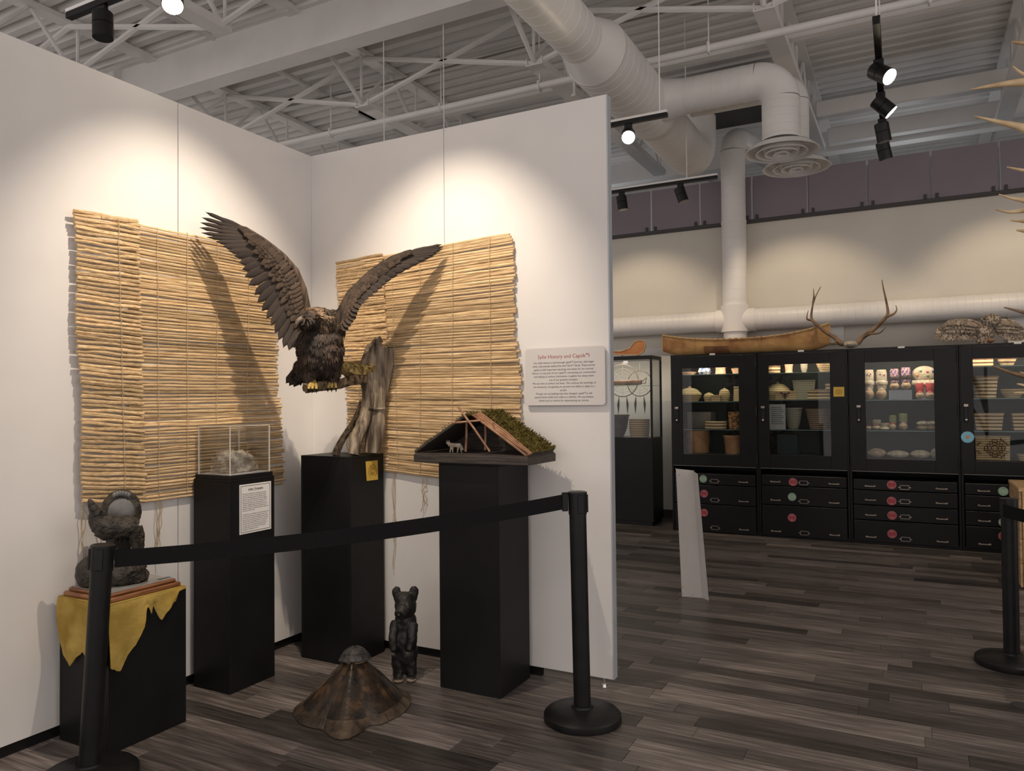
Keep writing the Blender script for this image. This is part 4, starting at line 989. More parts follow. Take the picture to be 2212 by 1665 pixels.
def wn(xl, xr, yt, yb): a = at(xl, yt, y=CF); b = at(xr, yb, y=CF); return (a.x, b.x, at(xl, yb, y=CF).z, a.z)
ZDR = zc_(1004, 1460)
def rws(px, ys): return [(zc_(a, px), zc_(b, px)) for a, b in zip(ys, ys[1:])]
sh1 = [at(1540, p, y=CF+.06).z for p in (808, 867, 927)]; sh2 = [at(1730, p, y=CF+.06).z for p in (804, 863, 928)]
sh3 = [at(1945, p, y=CF+.06).z for p in (863, 930)]; sh4 = [at(2150, p, y=CF+.06).z for p in (790, 860, 931)]
cab1 = cabinet('black cabinet under the canoe with round lidded baskets behind glass', CX[0], CX[1], wn(1473, 1598, 796, 980), ZDR, rws(1550, (1023, 1048, 1090, 1150)), [(1519, 1034, 'g'), (1521, 1066, 'r'), (1521, 1107, 'r')], sh1, (1462, 896), (.50, 1))
cab2 = cabinet('black cabinet with a yellow card on its door frame', CX[1], CX[2], wn(1660, 1796, 788, 982), ZDR, rws(1730, (1027, 1051, 1093, 1161)), [(1713, 1041, 'r'), (1711, 1073, 'g'), (1711, 1118, 'r')], sh2, (1648, 895), (0, .27))
cab3 = cabinet('black cabinet with beaded moccasins behind glass and four red drawer stickers', CX[2], CX[3], wn(1868, 2021, 783, 991), ZDR, rws(1950, (1037, 1061, 1094, 1127, 1175)), [(1926, 1047, 'r'), (1926, 1082, 'r'), (1927, 1113, 'r'), (1927, 1153, 'r')], sh3, (1855, 894), None)
cab4 = cabinet('black cabinet at the right edge with square coiled baskets behind glass', CX[3], CX[4], wn(2101, 2290, 775, 995), ZDR, rws(2130, (1044, 1070, 1104, 1137, 1187)), [(2167, 1061, 'g'), None, (2168, 1128, 'g'), (2168, 1158, 'r')], sh4, (2087, 893), None)
p = at(2090, 944, y=CF-.007); MX = Matrix.Rotation(pi/2, 3, 'X')
s_ = obj('round_sticker', MB().lathe([(.055, 0), (.055, .001), (.052, .0012)], (p.x, CF-.006, p.z), 28, MX), BLU, cab4, False, 'light blue round sticker')
obj('sticker_print', MB().ell((p.x, CF-.0075, p.z), (.018, .001, .018), 10, 6), BLU2, s_)
yc = at(1812, 846, y=CF-.007); y2 = thing('yellow_card', (yc.x, CF-.007, yc.z), 'small yellow card stuck on the black cabinet door frame', 'sign')
obj('card', MB().box((yc.x-.052, CF-.0075, yc.z-.05), (yc.x+.052, CF-.0065, yc.z+.05)), YEL, y2); ring_mark(y2, (yc.x, CF-.008, yc.z-.004), (1,0,0), (0,0,1), .030, YINK)

# ------------------------------------------------------------------ basketry and footwear on the shelves
def weave(name, c1, c2, sc, c3=None):
    """coil bands (wave along Z) with broken dark stitching"""
    if name in MATS: return MATS[name]
    m = mat(name, c1, c2, 30, .8); nt = m.node_tree; N = nt.nodes; L = nt.links; b = N['Principled BSDF']
    tc = N.new('ShaderNodeTexCoord'); wv = N.new('ShaderNodeTexWave'); wv.bands_direction = 'Z'; wv.inputs['Scale'].default_value = sc; wv.inputs['Distortion'].default_value = .6
    L.new(tc.outputs['Object'], wv.inputs[0]); cr = N.new('ShaderNodeValToRGB'); e = cr.color_ramp.elements; e[0].color = c1; e[1].color = c2; e[0].position = .25; e[1].position = .55
    if c3:
        x = e.new(.12); x.color = c3
    L.new(wv.outputs[0], cr.inputs[0]); L.new(cr.outputs[0], b.inputs['Base Color']); return m
TAN = weave('tan_coiled_basketry', (.30,.19,.09,1), (.58,.42,.24,1), 14)
STR = weave('striped_coiled_basketry', (.27,.13,.06,1), (.62,.47,.28,1), 9, (.10,.04,.02,1))
GREYB = weave('grey_woven_basketry', (.20,.17,.13,1), (.36,.31,.25,1), 16)
ORB = mat('orange_birch_bark', (.30,.13,.05,1), (.46,.24,.11,1), 9, .7, 0, .2, 30)
CARV = mat('carved_birch_bark', (.16,.06,.02,1), (.45,.23,.08,1), 26, .7, 0, .2, 30, (1,1,1), 3, 0, .3, None, 0, (.45,.55))
BLW = mat('blue_white_beadwork', (.08,.14,.34,1), (.62,.60,.58,1), 34, .6, 0, 0, None, (1,1,1), 2, 0, .3, None, 0, (.46,.54))
PNK = mat('pale_pink_bark', (.52,.29,.18,1), (.62,.40,.28,1), 12, .7)
GREYBX = mat('grey_cardboard', (.20,.16,.14,1), (.27,.22,.19,1), 6, .8)
YD = 5.06
def span(px0, px1, py0, py1, yd): a = at(px0, py0, y=yd); b = at(px1, py1, y=yd); return a.x, b.x, abs(at((px0+px1)/2, py0, y=yd).z-at((px0+px1)/2, py1, y=yd).z)
BAS = 'baskets on the cabinet shelves'
def rbasket(label, px0, px1, py0, py1, z, M_, prof, yd=YD, cat='basket', name='basket', lid=None, knob=False, n=26, group=BAS):
    x0, x1, h = span(px0, px1, py0, py1, yd); r = (x1-x0)/2; c = V(((x0+x1)/2, yd, z+.001))
    t_ = thing(name, c, label, cat, group)
    def body(pr, nm, mm=M_):
        P = []
        for (a, za), (b, zb_) in zip(pr, pr[1:]):
            k = max(1, int((zb_-za)*h/.012))
            for i in range(k):
                u = i/k; P.append(((a+(b-a)*u)*r*(1+.014*(i % 2)), (za+(zb_-za)*u)*h))
        P.append((pr[-1][0]*r, pr[-1][1]*h)); P.append((pr[-1][0]*r*.93, pr[-1][1]*h))
        return obj(nm, MB().lathe(P, c, n), mm, t_, True)
    body(prof, 'body')
    if lid:
        l = body(lid, 'lid')
        if knob: obj('knob', MB().ell(c+V((0,0,h*lid[-1][1])), (r*.14, r*.14, r*.12), 10, 8), M_, l, True)
    else: obj('rim', MB().lathe([(prof[-1][0]*r*.92, (prof[-1][1]-.06)*h), (prof[-1][0]*r*1.04, (prof[-1][1]-.06)*h), (prof[-1][0]*r*1.04, prof[-1][1]*h+.002), (prof[-1][0]*r*.92, prof[-1][1]*h+.002)], c, n), M_, t_, True)
    return t_
def bbasket(label, px0, px1, py0, py1, z, M_, flare=.06, dep=.2, yd=YD, name='basket', cat='basket', rim=True, lid=False, group=BAS):
    x0, x1, h = span(px0, px1, py0, py1, yd); w = (x1-x0)/2; cx = (x0+x1)/2; c = V((cx, yd, z+.001)); t_ = thing(name, c, label, cat, group)
    k = max(3, int(h/.012)); rows_ = []
    for i in range(k+1):
        u = i/k; f = 1-flare*(1-u)+.006*(i % 2); zz = c.z+h*u*.97
        loop = []
        for (sx, sy) in ((-1,-1), (1,-1), (1,1), (-1,1)):
            for a in range(4):
                th = atan2(sy, sx)+(-.5+a/3)*.0; loop.append(V((cx+sx*w*f*(1-.03*(a in (0, 3))), yd+sy*dep/2*f*(1-.0), zz)))
        rows_.append([V((cx+sx*w*f, yd+dep/2+sy*dep/2*f, zz)) for sx, sy in ((-1,-1), (-.97,-1.03), (.97,-1.03), (1,-1), (1,1), (-1,1))])
    mb = MB().grid(rows_, True); b = len(mb.v); mb.f.append(tuple(range(6))); mb.f.append(tuple(range(b-6, b)))
    obj('body', mb, M_, t_)
    top = rows_[-1]
    if rim: obj('rim', MB().tube([*top, top[0]], .006, 6, False), M_, t_, True)
    if lid: obj('lid', MB().box((cx-w*1.03, yd-.01, c.z+h*.9), (cx+w*1.03, yd+dep+.008, c.z+h), .003), M_, t_)
    return t_
BOWL = [(.62,0), (.86,.35), (1,.95), (1,1)]; POT = [(.72,0), (.95,.3), (1,.55), (.86,.8), (.80,.82)]; CYL = [(.92,0), (1,.5), (1,1)]
# cabinet 1
rbasket('shallow pink bark tray on the top shelf under the canoe', 1470, 1504, 802, 808, sh1[0], PNK, [(.8,0), (1,1)], name='bark_tray', cat='tray')
rbasket('small blue and white beaded bowl on the top shelf', 1508, 1536, 794, 808, sh1[0], BLW, [(.75,0), (1,.45), (.8,1)], name='beaded_bowl', cat='bowl')
rbasket('pale carved bark pot on the top shelf beside the beaded bowl', 1545, 1568, 789, 808, sh1[0], PNK, [(1,0), (.9,.5), (.95,1)], name='bark_pot', cat='pot')
rbasket('small pale bark dish at the right end of the top shelf', 1580, 1602, 797, 808, sh1[0], PNK, [(.7,0), (1,1)], name='bark_dish', cat='dish')
rbasket('large lidded coiled basket with a knob, leftmost on its shelf', 1465, 1515, 836, 867, sh1[1], TAN, [(.70,0), (.95,.35), (1,.48)], lid=[(1.04,.48), (1.0,.55), (.6,.86), (.12,.97)], knob=True)
rbasket('small pale domed basket beside the open square box', 1520, 1543, 848, 867, sh1[1], TAN, [(.8,0), (1,.5), (.95,.6)], lid=[(1,.6), (.75,.85), (.2,1)])
bbasket('small open square box before the round lidded basket', 1536, 1556, 854, 867, sh1[1], TAN, .05, .09, 4.98, 'woven_box', 'box')
rbasket('round lidded coiled basket with knob beside the small square box', 1553, 1577, 839, 867, sh1[1], TAN, POT, lid=[(.88,.74), (.86,.8), (.5,.94), (.1,.98)], knob=True)
bbasket('tall woven bag cut off by the door frame above carved jar', 1585, 1606, 836, 867, sh1[1], TAN, -.1, .08, name='woven_bag', cat='bag')
bbasket('grey carton with printed label on the third shelf', 1484, 1536, 885, 921, sh1[2], GREYBX, .02, .25, 5.15, 'carton', 'box', False)
rbasket('flat oval striped basket before the grey carton', 1523, 1570, 911, 927, sh1[2], STR, [(.95,0), (1,.5), (.98,.85)], 5.02, lid=[(1.02,.8), (.98,1)])
rbasket('carved orange bark jar at the right of the third shelf', 1573, 1606, 888, 926, sh1[2], CARV, [(.9,0), (.95,.6), (.95,.7)], name='bark_jar', cat='jar', lid=[(1,.7), (1,.97)])
zb1 = ZFL
rbasket('tall orange bark basket at the bottom of the cabinet', 1482, 1533, 936, 984, zb1, ORB, [(.9,0), (1,.5), (.98,1)], 5.12, name='bark_basket')
rbasket('orange bark basket with a stitched rim at the bottom right', 1563, 1612, 945, 984, zb1, ORB, [(.85,0), (.92,.8), (1,1)], name='bark_basket')
# cabinet 2
rbasket('small coiled basket at the left of the highest shelf', 1658, 1686, 788, 803, sh2[0], STR, CYL)
rbasket('slim pink bark cup on the highest shelf', 1695, 1713, 785, 803, sh2[0], PNK, [(1,0), (.85,.2), (1,1)], name='bark_cup', cat='cup')
rbasket('slim grey cup in the middle of the highest shelf', 1729, 1745, 785, 803, sh2[0], GREYB, [(.6,0), (.9,.5), (1,1)], name='woven_cup', cat='cup')
rbasket('pale coiled bowl at the right of the highest shelf', 1763, 1800, 784, 803, sh2[0], TAN, [(.55,0), (.9,.7), (1,1)], name='coiled_bowl', cat='bowl')
rbasket('domed lidded basket behind the box with a dark tree pattern', 1654, 1707, 828, 864, sh2[1], TAN, [(.9,0), (1,.4), (1,.5)], 5.2, lid=[(1.02,.5), (.9,.68), (.55,.9), (.12,.97)], knob=True)
b_ = bbasket('coiled box with a dark branching pattern beside tall grey bag', 1674, 1718, 846, 864, sh2[1], TAN, .02, .14, 4.98, 'woven_box', 'box')
x0, x1, h = span(1674, 1718, 846, 864, 4.98); DK = mat('dark_brown_weave', (.06,.025,.012,1), None, 1, .8); cx = (x0+x1)/2
for a, b2, c, d in ((-.012, .012, .1, .75), (-.04, .04, .62, .75), (-.05, -.03, .75, .95), (.03, .05, .75, .95), (-.03, -.015, .35, .5), (.015, .03, .35, .5)):
    obj('woven_pattern', MB().box((cx+a, 4.971, sh2[1]+h*c), (cx+b2, 4.974, sh2[1]+h*d)), DK, b_)
bbasket('tall grey woven bag with raised corners on the second shelf', 1712, 1762, 822, 864, sh2[1], GREYB, .18, .12, 5.2, 'woven_bag', 'bag')
bbasket('long striped coiled box at the right of the second shelf', 1744, 1794, 843, 864, sh2[1], STR, .02, .14, 4.98, 'woven_box', 'box', True, True)
rbasket('small coiled basket with red bands behind the long striped box', 1782, 1804, 829, 864, sh2[1], STR, [(.85,0), (1,1)], 5.22)
rbasket('tall flared grey basket on the third shelf behind the paper', 1694, 1734, 883, 928, sh2[2], GREYB, [(.55,0), (.8,.4), (1,1)], 5.15)
rbasket('wide flared brown basket with dark motifs on the third shelf', 1740, 1802, 885, 928, sh2[2], weave('brown_motif_basketry', (.13,.07,.045,1), (.33,.22,.15,1), 15, (.03,.015,.01,1)), [(.68,0), (.85,.5), (1,1)], 5.12)
x0, x1, h = span(1661, 1697, 872, 913, 4.93)
pp = thing('paper_notice', ((x0+x1)/2, 4.93, sh2[2]), 'grey printed paper standing behind the cabinet glass', 'notice')
obj('paper', MB().box((x0, 4.93, sh2[2]+.001), (x1, 4.932, sh2[2]+.275)), mat('grey_paper', (.34,.34,.33,1), None, 1, .7), pp)
for k in range(9): obj('print_line', MB().box((x0+.02, 4.929, sh2[2]+.06+.022*k), (x1-.02-.012*(k % 3), 4.9299, sh2[2]+.066+.022*k)), INK, pp)
bbasket('dark blue carton at the bottom behind the cabinet glass', 1678, 1723, 940, 984, ZFL, mat('dark_blue_card', (.012,.018,.026,1), (.018,.025,.034,1), 5, .7), .02, .2, 5.1, 'carton', 'box', False)
# cabinet 3: moccasins
FURW = mat('cream_fur', (.38,.31,.23,1), (.66,.59,.49,1), 40, .95, 0, .8, 60); HIDEB = mat('tan_smoked_hide', (.33,.22,.13,1), (.50,.37,.25,1), 12, .85)
PURP = mat('purple_beading', (.10,.06,.20,1), (.50,.32,.30,1), 60, .6, 0, 0, None, (1,1,1), 2, 0, .3, None, 0, (.45,.55)); DFUR = mat('dark_fur', (.02,.014,.012,1), (.07,.05,.04,1), 50, .95, 0, .8, 70)
CRM = mat('cream_hide', (.36,.29,.20,1), (.54,.46,.36,1), 18, .85, 0, .3, 60); REDF = mat('red_beaded_vamp', (.36,.03,.03,1), (.44,.05,.05,1), 40, .7); GRNC = mat('green_cloth', (.22,.25,.10,1), (.32,.35,.16,1), 20, .8)
def moccasin(label, cx_px, foot_py, z, w_px, h_px, toe, cuff, vamp=None, yd=5.0, boot=None, group='moccasins behind glass', motif=None):
    x0, x1, h = span(cx_px-w_px/2, cx_px+w_px/2, foot_py-h_px, foot_py, yd); w = (x1-x0)/2; cx = (x0+x1)/2; c = V((cx, yd, z+.002))
    t_ = thing('moccasin', c, label, 'moccasin', group); fh = h*(.42 if boot else .55)
    g = MB(); g.ell(c+V((0, 0, fh*.42)), (w*.86, .075, fh*.42), 14, 10).ell(c+V((0, .09, fh*.5)), (w*.72, .08, fh*.5), 14, 10)
    obj('foot', g, toe, t_, True)
    obj('vamp', MB().ell(c+V((0, .0, fh*.62)), (w*.55, .055, fh*.34), 12, 8), vamp or cuff, t_, True)
    top = h if boot else h
    obj('cuff', MB().lathe([(w*.70, 0), (w*.82, (top-fh*.8)*.3), (w*.85, (top-fh*.8)*.85), (w*.7, top-fh*.8), (w*.6, (top-fh*.8)*.9)], c+V((0,.08,fh*.8)), 18, None, 1, .8), cuff, t_, True)
    if boot: obj('fur_band', MB().lathe([(w*.72, 0), (w*.95, h*.06), (w*.95, h*.14), (w*.72, h*.20)], c+V((0,.08,h*.46)), 18, None, 1, .85), boot, t_, True)
    if motif:
        for k, (dx, dz, mm) in enumerate(motif): obj('beaded_flower', MB().ell(c+V((dx*w, .08-w*.66, h*dz)), (w*.15, .006, w*.12), 8, 6), mm, t_, True)
    return t_
BFL = mat('blue_bead', (.06,.12,.34,1), None, 1, .5); RFL = mat('red_bead', (.42,.05,.06,1), None, 1, .5); GFL = mat('green_bead', (.08,.22,.10,1), None, 1, .5); OFL = mat('orange_bead', (.60,.24,.05,1), None, 1, .5)
moccasin('tall cream beaded boot at the left door edge', 1877, 862, sh3[0], 26, 65, HIDEB, CRM, GREYB, 5.0, FURW, motif=[(-.3,.84,BFL), (.3,.86,BFL), (.1,.80,RFL)])
moccasin('tall cream beaded boot with blue flowers beside purple moccasins', 1904, 862, sh3[0], 29, 65, HIDEB, CRM, GREYB, 5.0, FURW, motif=[(-.2,.84,BFL), (.45,.82,RFL)])
riser = thing('clear_riser', ((at(1945, 860, y=5.0).x), 5.0, sh3[0]), 'clear riser under the purple beaded moccasins', 'stand')
xa, xb = at(1920, 850, y=4.97).x, at(1970, 850, y=4.97).x; zr_ = sh3[0]+.098
RIS = clear('riser_acrylic', (.80,.80,.82,1), .06)
for lo, hi in (((xa, 4.96, sh3[0]+.001), (xb, 4.964, zr_)), ((xa, 4.964, zr_-.004), (xb, 5.16, zr_)), ((xa, 5.156, sh3[0]+.001), (xb, 5.16, zr_-.004))): obj('acrylic_sheet', MB().box(lo, hi), RIS, riser)
moccasin('left purple-cuffed fur moccasin on the clear riser', 1932, 843, zr_, 25, 46, HIDEB, PURP, DFUR, 5.03, DFUR)
moccasin('right purple-cuffed fur moccasin on the clear riser', 1957, 843, zr_, 26, 49, HIDEB, PURP, DFUR, 5.03, DFUR)
moccasin('left red-vamped moccasin under the cream mitten', 1987, 861, sh3[0], 23, 35, HIDEB, REDF, REDF, 4.99)
moccasin('right red-vamped moccasin under the cream mitten', 2009, 861, sh3[0], 24, 35, HIDEB, REDF, REDF, 4.99)
x0, x1, h = span(1975, 2028, 788, 826, 5.15); cm = V(((x0+x1)/2, 5.16, sh3[0]+.15))
mt = thing('beaded_mittens', V((cm.x, cm.y, sh3[0])), 'cream beaded mittens with fluffy fur cuffs above the red moccasins', 'mittens')
obj('stand_block', MB().box((cm.x-.08, 5.12, sh3[0]+.001), (cm.x+.08, 5.22, sh3[0]+.15)), RIS, mt)
obj('mitten', MB().ell(cm+V((-.02,0,.11)), (.115, .05, .085), 16, 10), CRM, mt, True)
obj('fur_cuff', MB().tube([cm+V((-.13,-.02,.02)), cm+V((-.04,-.04,.012)), cm+V((.06,-.04,.014)), cm+V((.14,-.02,.03))], [.028, .036, .036, .03], 12), FURW, mt, True)
for dx, dz, mm in ((-.085,.10,OFL), (-.05,.14,GFL), (.01,.13,RFL), (.012,.09,GFL), (.06,.14,BFL)): obj('beaded_flower', MB().ell(cm+V((dx,-.047,dz)), (.013, .008, .011), 8, 6), mm, mt, True)
for i, (px, w, hh, to, cu, va, lab) in enumerate(((1876, 18, 19, HIDEB, DFUR, RFL, 'dark fur-cuffed slipper at the left of the middle shelf'), (1893, 24, 22, CRM, CRM, RFL, 'cream moccasin with red beaded toe on the middle shelf'), (1911, 26, 15, CRM, CRM, CRM, 'plain low cream moccasin on the middle shelf'), (1928, 20, 32, HIDEB, GRNC, RFL, 'beaded moccasin with a folded cuff, left of the green-cuffed one'), (1951, 24, 36, HIDEB, GRNC, PURP, 'beaded moccasin with a raised green cloth cuff'))):
    moccasin(lab, px, 930, sh3[1], w, hh, to, cu, va, 5.0 if i != 2 else 4.95)
for px, lab in ((1994, 'left fur-topped slipper alone on the right of the middle shelf'), (2014, 'right fur-topped slipper alone on the right of the middle shelf')):
    x0, x1, h = span(px-11, px+11, 910, 929, 5.0); c = V(((x0+x1)/2, 5.0, sh3[1]+.002)); sl = thing('slipper', c, lab, 'slipper', 'fur slippers')
    obj('sole', MB().ell(c+V((0,.05,.028)), (.058,.09,.028), 14, 8), HIDEB, sl, True); obj('fur_top', MB().ell(c+V((0,.04,.070)), (.062,.08,.026), 14, 8), FURW, sl, True)
for i, (px0, px1, hh, mm) in enumerate(((1872, 1915, 13, HIDEB), (1914, 1965, 9, CRM), (1966, 2012, 11, CRM), (2010, 2030, 15, CRM))):
    x0, x1, h = span(px0, px1, 990-hh, 990, 4.97); c = V(((x0+x1)/2, 4.99, ZFL)); sn = thing('snowshoe_moccasin', c, ('brown', 'flat cream', 'corded cream', 'small striped')[i]+' moccasin lying on the cabinet floor', 'moccasin', 'low moccasins on the cabinet floor')
    obj('foot', MB().ell(c+V((0,0,(h+.035)*.5)), ((x1-x0)/2, .08, (h+.035)*.5), 16, 8), mm, sn, True)
    obj('lace', MB().tube([c+V(((x1-x0)*(.5-k/8)*.8, -.075+.01*(k % 2), .02+(h+.03)*sin(pi*(.1+.8*k/8))*.8)) for k in range(9)], .005, 6), CRM, sn, True)
# cabinet 4
rbasket('coiled bowl on the highest shelf at the right edge', 2153, 2197, 772, 790, sh4[0], STR, [(.6,0), (.9,.6), (1,1)], name='coiled_bowl', cat='bowl')
bbasket('coiled box with dark crosses on the highest shelf at right', 2096, 2146, 770, 790, sh4[0], STR, .02, .16, 4.99, 'woven_box', 'box')
rbasket('tall pale basket with brown bands, top left of the right cabinet', 2098, 2158, 813, 860, sh4[1], STR, [(.80,0), (.88,.5), (.95,.96), (1,1)], 5.06)
rbasket('low pale coiled bowl beside the tall banded basket', 2161, 2213, 841, 860, sh4[1], TAN, [(.62,0), (.9,.5), (1,1)], 5.04, name='coiled_bowl', cat='bowl')
bbasket('rectangular coiled basket with dark diagonal motif on third shelf', 2104, 2169, 893, 931, sh4[2], STR, .14, .2, 5.02)
bbasket('coiled basket cut off by the right picture edge', 2186, 2250, 892, 931, sh4[2], STR, .14, .2, 5.02)
sq = bbasket('square pale basket with a stepped dark diamond at the bottom', 2106, 2183, 943, 995, ZFL, TAN, .03, .2, 5.0)
x0, x1, h = span(2106, 2183, 943, 995, 5.0); zc2 = ZFL+h*.5; yq = 4.992
def stepped(cx, n, s, m_=1):
    P = []
    for q in range(4):
        for k in range(n):
            a = (n-k)*s; b = (k+1)*s; b0 = k*s
            pts = [(a, b0), (a, b)]
            for (u, v) in pts:
                for _ in range(q): u, v = -v, u
                P.append((u, v))
    P.append(P[0]); return P
for n, s in ((4, .021), (3, .019), (2, .014)):
    P = stepped(0, n, s); cxp = x0+(x1-x0)*.56
    obj('woven_pattern', MB().tube([(cxp+u, yq-.006, zc2+v) for u, v in P], .0038, 4), DK, sq)
for sgn in (-1, 1):
    P = [(x1-.075, .10*sgn), (x1-.075, .075*sgn), (x1-.052, .075*sgn), (x1-.052, .052*sgn), (x1-.03, .052*sgn), (x1-.03, .03*sgn), (x1-.008, .03*sgn)]
    obj('woven_pattern', MB().tube([(u, yq-.006, zc2+v) for u, v in P], .0038, 4), DK, sq); obj('woven_pattern', MB().tube([(x0*2+.085-u+x1-x0-.085+.0, yq-.006, zc2+v) for u, v in P[3:]], .0038, 4), DK, sq)
rbasket('small shallow basket on the cabinet floor at the right edge', 2197, 2240, 981, 995, ZFL, TAN, [(.8,0), (1,1)], 5.0)
# ================================================================== GLASS CASE LEFT OF THE CABINETS
VX0, VX1, VY0 = -.25, .693, 5.0
VY1 = 5.40; VZ0 = at(1412, 946, y=VY0).z; VZT = at(1412, 775, y=VY0).z
vt = thing('glass_display_case', ((VX0+VX1)/2, 5.2, 0), 'tall black-based glass showcase behind the partition end', 'showcase')
obj('base', MB().box((VX0, VY0, .05), (VX1, VY1, VZ0), .003), BLKM, vt); obj('kick', MB().box((VX0+.02, VY0+.02, 0), (VX1-.02, VY1-.02, .05)), BLKM, vt)
obj('top_frame', MB().box((VX0, VY0, VZT), (VX1, VY1, VZT+.045), .003), BLKM, vt)
for x in (VX0, VX1-.022):
    for y in (VY0, VY1-.022): obj('corner_post', MB().box((x, y, VZ0), (x+.022, y+.022, VZT)), BLKM, vt)
for lo, hi in (((VX0+.022, VY0+.008, VZ0), (VX1-.022, VY0+.012, VZT)), ((VX1-.012, VY0+.022, VZ0), (VX1-.008, VY1-.022, VZT))): obj('glass_pane', MB().box(lo, hi), GLS, vt)
gz = at(1390, 832, y=5.1).z; obj('glass_shelf', MB().box((VX0+.022, 5.05, gz-.008), (VX1-.022, VY1-.022, gz)), SHG, vt)
obj('lock', MB().box((.34, VY0-.004, VZT-.05), (.40, VY0, VZT-.01), .002), CHROME, vt)
al = bpy.data.lights.new('case_led', 'AREA'); al.shape = 'RECTANGLE'; al.size = .7; al.size_y = .2; al.energy = 3; al.color = (1, .88, .72)
ao = bpy.data.objects.new('case_led', al); COL.objects.link(ao); ao.location = (.25, 5.2, VZT-.01)
HOOP = mat('willow_hoop', (.12,.085,.06,1), (.22,.17,.12,1), 12, .7)
def hoop(px, py, rpx, label, y):
    c = at(px, py, y=y); r = rpx/190; t_ = thing('net_hoop', c, label, 'hoop', 'net hoops in the glass showcase')
    obj('hoop_ring', MB().tube([c+V((r*cos(a*2*pi/40), 0, r*sin(a*2*pi/40))) for a in range(41)], .006, 6, False), HOOP, t_, True)
    for k in range(3): obj('net_ring', MB().tube([c+V((r*(.35+.2*k)*cos(a*2*pi/30), 0, r*(.35+.2*k)*sin(a*2*pi/30))) for a in range(31)], .0015, 4, False), TWINE, t_)
    for k in range(8): obj('net_cord', MB().cyl(c+V((.3*r*cos(k*pi/4), 0, .3*r*sin(k*pi/4))), c+V((r*cos(k*pi/4), 0, r*sin(k*pi/4))), .0015, n=4), TWINE, t_)
    obj('hanging_cord', MB().cyl(c+V((0,0,r)), V((c.x, c.y, VZT)), .0015, n=4), TWINE, t_)
    for k in (-1, 1): obj('hanging_feather', MB().tube([c+V((k*.05,0,-r)), c+V((k*.06,0,-r-.10)), c+V((k*.06,0,-r-.22))], [.002, .016, .002], 6, True, None, .2), COV, t_, True)
hoop(1345, 822, 38, 'large net hoop hanging left of the small basket', 5.28); hoop(1382, 828, 30, 'net hoop hanging nearest the showcase corner', 5.33)
mt_ = rbasket('tan basket with dark zigzags in the glass showcase', 1360, 1403, 906, 945, VZ0, weave('zigzag_basketry', (.26,.15,.07,1), (.55,.38,.22,1), 12, (.12,.06,.03,1)), [(.88,0), (1,.5), (1,.95), (.97,1)], 5.16)
rbasket('dark deep wooden bowl in the glass showcase', 1300, 1358, 898, 945, VZ0, mat('dark_bowl_wood', (.045,.028,.02,1), (.10,.065,.045,1), 8, .6), [(.6,0), (.85,.4), (1,1)], 5.2, 'bowl', 'wooden_bowl')
q = at(1382, 826, y=5.12); rw = thing('rolled_reed_bundle', (q.x-.08, 5.12, gz), 'brown wrapped roll on the glass shelf of the showcase', 'bundle')
obj('roll', MB().tube([(q.x-.38, 5.12, gz+.035), (q.x-.02, 5.12, gz+.038), (q.x+.02, 5.12, gz+.04)], [.032, .034, .030], 12), STICK, rw, True)
obj('loop', MB().tube([(q.x+.02, 5.12, gz+.04), (q.x+.09, 5.11, gz+.09), (q.x+.07, 5.11, gz+.02), (q.x+.01, 5.12, gz+.03)], .006, 6), STICK, rw, True)
# rawhide ladle on the showcase
VT2 = VZT+.0455
RAW = mat('orange_rawhide', (.46,.16,.045,1), (.62,.27,.09,1), 8, .55)
ld = thing('rawhide_ladle', (.4, 5.15, VT2), 'orange rawhide scoop with a stitched edge on the showcase', 'scoop')
lp = lambda px, py, d=0: at(px, py, y=5.15+d)
P = [(1300,757), (1340,759), (1360,752), (1371,738), (1382,734), (1391,737), (1394,748), (1390,759), (1380,766), (1366,766), (1340,766), (1300,764)]
obj('scoop', MB().slab([lp(*q_) for q_ in P], (0,.035,0)), RAW, ld)
obj('stitched_edge', MB().tube([lp(*q_, -.002) for q_ in P], .006, 6), mat('pale_lacing', (.60,.38,.20,1), (.70,.50,.30,1), 60, .7), ld, True)
for px in (1345, 1380):
    a_ = lp(px, 764, .015); obj('leg', MB().cyl((a_.x-.012, a_.y, VT2), (a_.x, a_.y, a_.z), .006, n=6), STICK, ld)
# ================================================================== CANOE
CAN = mat('birch_bark_hull', (.29,.13,.045,1), (.52,.31,.12,1), 5, .6, 0, .25, 30, (1,1,1.6), 7, 0, .35, (.42,.23,.085,1))
LASH = mat('pale_spruce_lashing', (.42,.27,.12,1), (.55,.38,.19,1), 20, .7)
cn = thing('bark_canoe', (1.7, 5.22, CTOP), 'birch bark canoe model lying on top of the cabinets', 'canoe')
cy0 = 5.24; xa = at(1432, 735, y=cy0).x; xb = at(1792, 735, y=cy0).x
topz = lambda t: at(1, 1, y=cy0).z*0 + CTOP + .172 + .135*abs(2*t-1)**2.4*(1.0 if t > .5 else .72)
botz = lambda t: CTOP + .002 + .075*max(0, (abs(2*t-1)-.72)/.28)**1.6
def sta(t, inner=0):
    w = max(.004, .155*sin(pi*min(1, max(0, t)))**.62)-inner; zt_, zb_ = topz(t), botz(t)+inner*.5; x = xa+(xb-xa)*t
    if t < .06: x += .0
    R_ = []
    for k in range(13):
        a = pi*k/12; cy = -cos(a); s2 = sin(a)
        yv = w*(abs(cy)**.75)*(1 if cy > 0 else -1); zz = zt_-(zt_-zb_)*(s2**.62)
        R_.append(V((x+.02*(1 if t > .9 else -1 if t < .1 else 0)*(zz-zb_)/.2*-1*0, cy0+yv, zz)))
    return R_
ts = [0, .012, .03, .06, .1, .16, .24, .33, .42, .5, .58, .67, .76, .84, .9, .94, .97, .988, 1]
obj('hull', MB().grid([sta(t) for t in ts]).grid([sta(t, .006) for t in ts]), CAN, cn, 'all')
